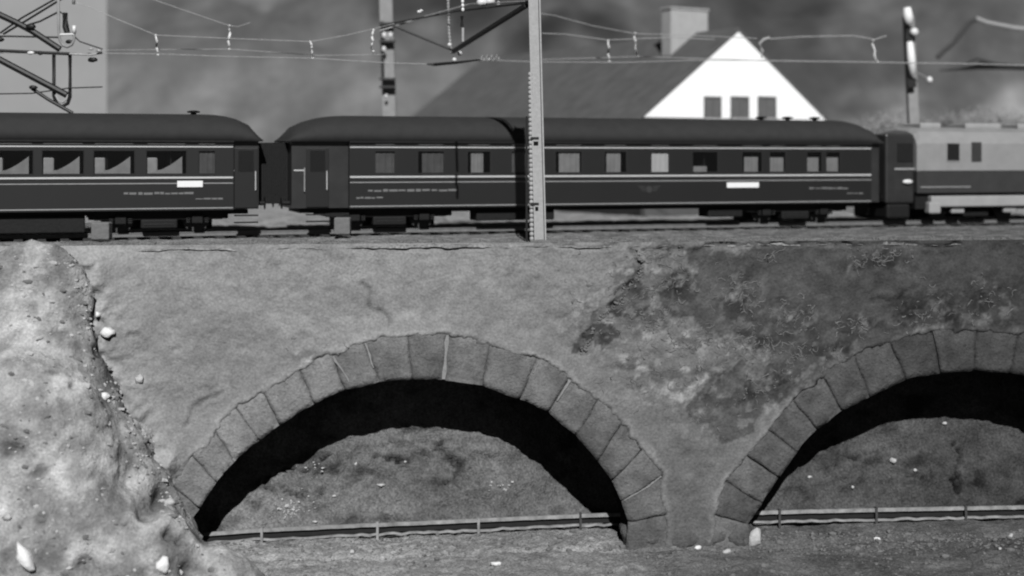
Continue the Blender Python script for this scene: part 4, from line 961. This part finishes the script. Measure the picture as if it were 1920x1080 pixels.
MB().tube([L2_(101,103,44.3), L2_(101,180,44.3), L2_(106,194,44.3), L2_(116,200,44.3), L2_(127,194,44.3), L2_(131,182,44.3), L2_(131,103,44.3)], .058, 9).build('stirrup', M_dsteel, lf, smooth=True)
MB().tube([L2_(104,178,44.2), L2_(110,190,44.2), L2_(117,192,44.2), L2_(125,186,44.2), L2_(126,176,44.2)], .03, 7).build('inner_loop', M_mast, lf, smooth=True)
for px, py, rx, mt in ((58, 99, .11, M_bead), (62, 164, .13, M_dsteel), (57, 50, .17, M_dsteel), (174, 112, .15, M_dsteel), (75, 100, .10, M_dsteel), (170, 92, .07, M_wire), (185, 95, .09, M_wire), (0, 74, .14, M_dsteel), (130, 78, .12, M_dsteel)):
    MB().blob(L2_(px, py, 44.1), (rx, rx*.5, rx*.55), int(px)+9, .12, 2).build('clamp', mt, lf, smooth=True)
# pale mast behind the train
o2 = P(737, 430, 57)
bm_ = thing('catenary_mast', 'pale mast with dark rungs rising behind the roof of the middle carriage', 'mast', o2)
def L3(px, py, Y=57): return P(px, py, Y)-o2
q = MB(); beam_between(q, L3(737, 430), L3(722, -60), .52, .3); q.build('shaft', M_farmast, bm_)
q = MB(); beam_between(q, L3(716, 40, 56.7), L3(718, 150, 56.7), .12, .1); q.build('dark_strip', M_dsteel, bm_)  # dark cable down the left of the mast
for y in (45, 78, 148, 163): 
    MB().box(L3(713, y).x, L3(742, y).x, -.5, -.2, L3(722, y+3).z, L3(722, y-1).z).build('rung', M_railside, bm_)
for px, py, r in ((720, 92, .12), (720, 66, .13), (732, 66, .12), (724, 180, .09)): MB().blob(L3(px, py, 56.5), (r*.7, r*.7, r), int(py), .1, 2).build('insulator', M_bead, bm_, smooth=True)
# far right mast with white insulators
o3 = P(1722, 420, 58)
fm = thing('catenary_mast', 'far grey mast with bright white insulators above the front of the railcar', 'mast', o3)
def L4(px, py, Y=58): return P(px, py, Y)-o3
q = MB(); beam_between(q, L4(1722, 420), L4(1703, 30), .40, .3); q.build('shaft', M_farmast, fm)
for a, b, r in (((1701,14),(1704,46),.20), ((1706,78),(1711,142),.17)):
    MB().tube([L4(*a, 57.5), L4((a[0]+b[0])/2, (a[1]+b[1])/2, 57.5), L4(*b, 57.5)], [r*.7, r, r*.85], 12).build('insulator', M_board, fm, smooth=True)
MB().blob(L4(1714, 60, 57.5), (.18, .15, .18), 5, .05, 2).build('insulator_ball', M_bead, fm, smooth=True)
q = MB(); beam_between(q, L4(1707, 50, 57.6), L4(1704, 76, 57.6), .3, .1); q.build('clamp', M_dsteel, fm)
q = MB(); beam_between(q, L4(1709, 146, 57.6), L4(1710, 164, 57.6), .35, .1); q.build('clamp', M_dsteel, fm)
MB().blob(L4(1743, 150, 57.5), (.13, .12, .14), 6, .05, 2).build('hanging_ball', M_bead, fm, smooth=True)
MB().tube([L4(1712, 132, 57.5), L4(1743, 148, 57.5)], .02, 6).build('arm', M_wire, fm)
# far right bracket
o4 = P(1990, 420, 66)
rm = thing('catenary_mast', 'dark bracket arms of a distant mast beyond the right edge', 'mast', o4)
def L5(px, py, Y=66): return P(px, py, Y)-o4
q = MB(); beam_between(q, L5(1990, 420), L5(1985, -60), .45, .4); q.build('shaft', M_farmast, rm)
MB().tube([L5(1762, 132), L5(1800, 127), L5(1832, 120), L5(1868, 124), L5(1990, 130)], [.04, .12, .26, .16, .08], 9).build('registration_arm', M_dsteel, rm)
MB().tube([L5(1757, 108), L5(1790, 78), L5(1818, 42), L5(1830, 36)], .11, 8).build('brace', M_railside, rm)
MB().tube([L5(1830, 34), L5(1850, 42), L5(1900, 52), L5(1990, 62)], .09, 8).build('top_arm', M_mast, rm)

# ------------------------------------------------------------------ trackside blocks
def block(x0, x1, y0, y1, Y, label):
    a = P(x0, y1, Y); b = P(x1, y0, Y); o = MB().bbox(-(b.x-a.x)/2, (b.x-a.x)/2, 0, .4, 0, b.z-a.z, .04).build('trackside_block', M_conc)
    o.location = ((a.x+b.x)/2, Y, a.z); return tag(o, label, 'marker block', 'concrete marker blocks beside the track')
block(170, 204, 417, 450, 41.3, 'small grey concrete block by the track under the left carriage')
block(626, 656, 408, 440, 43.1, 'small grey concrete block by the track at the middle carriage end')
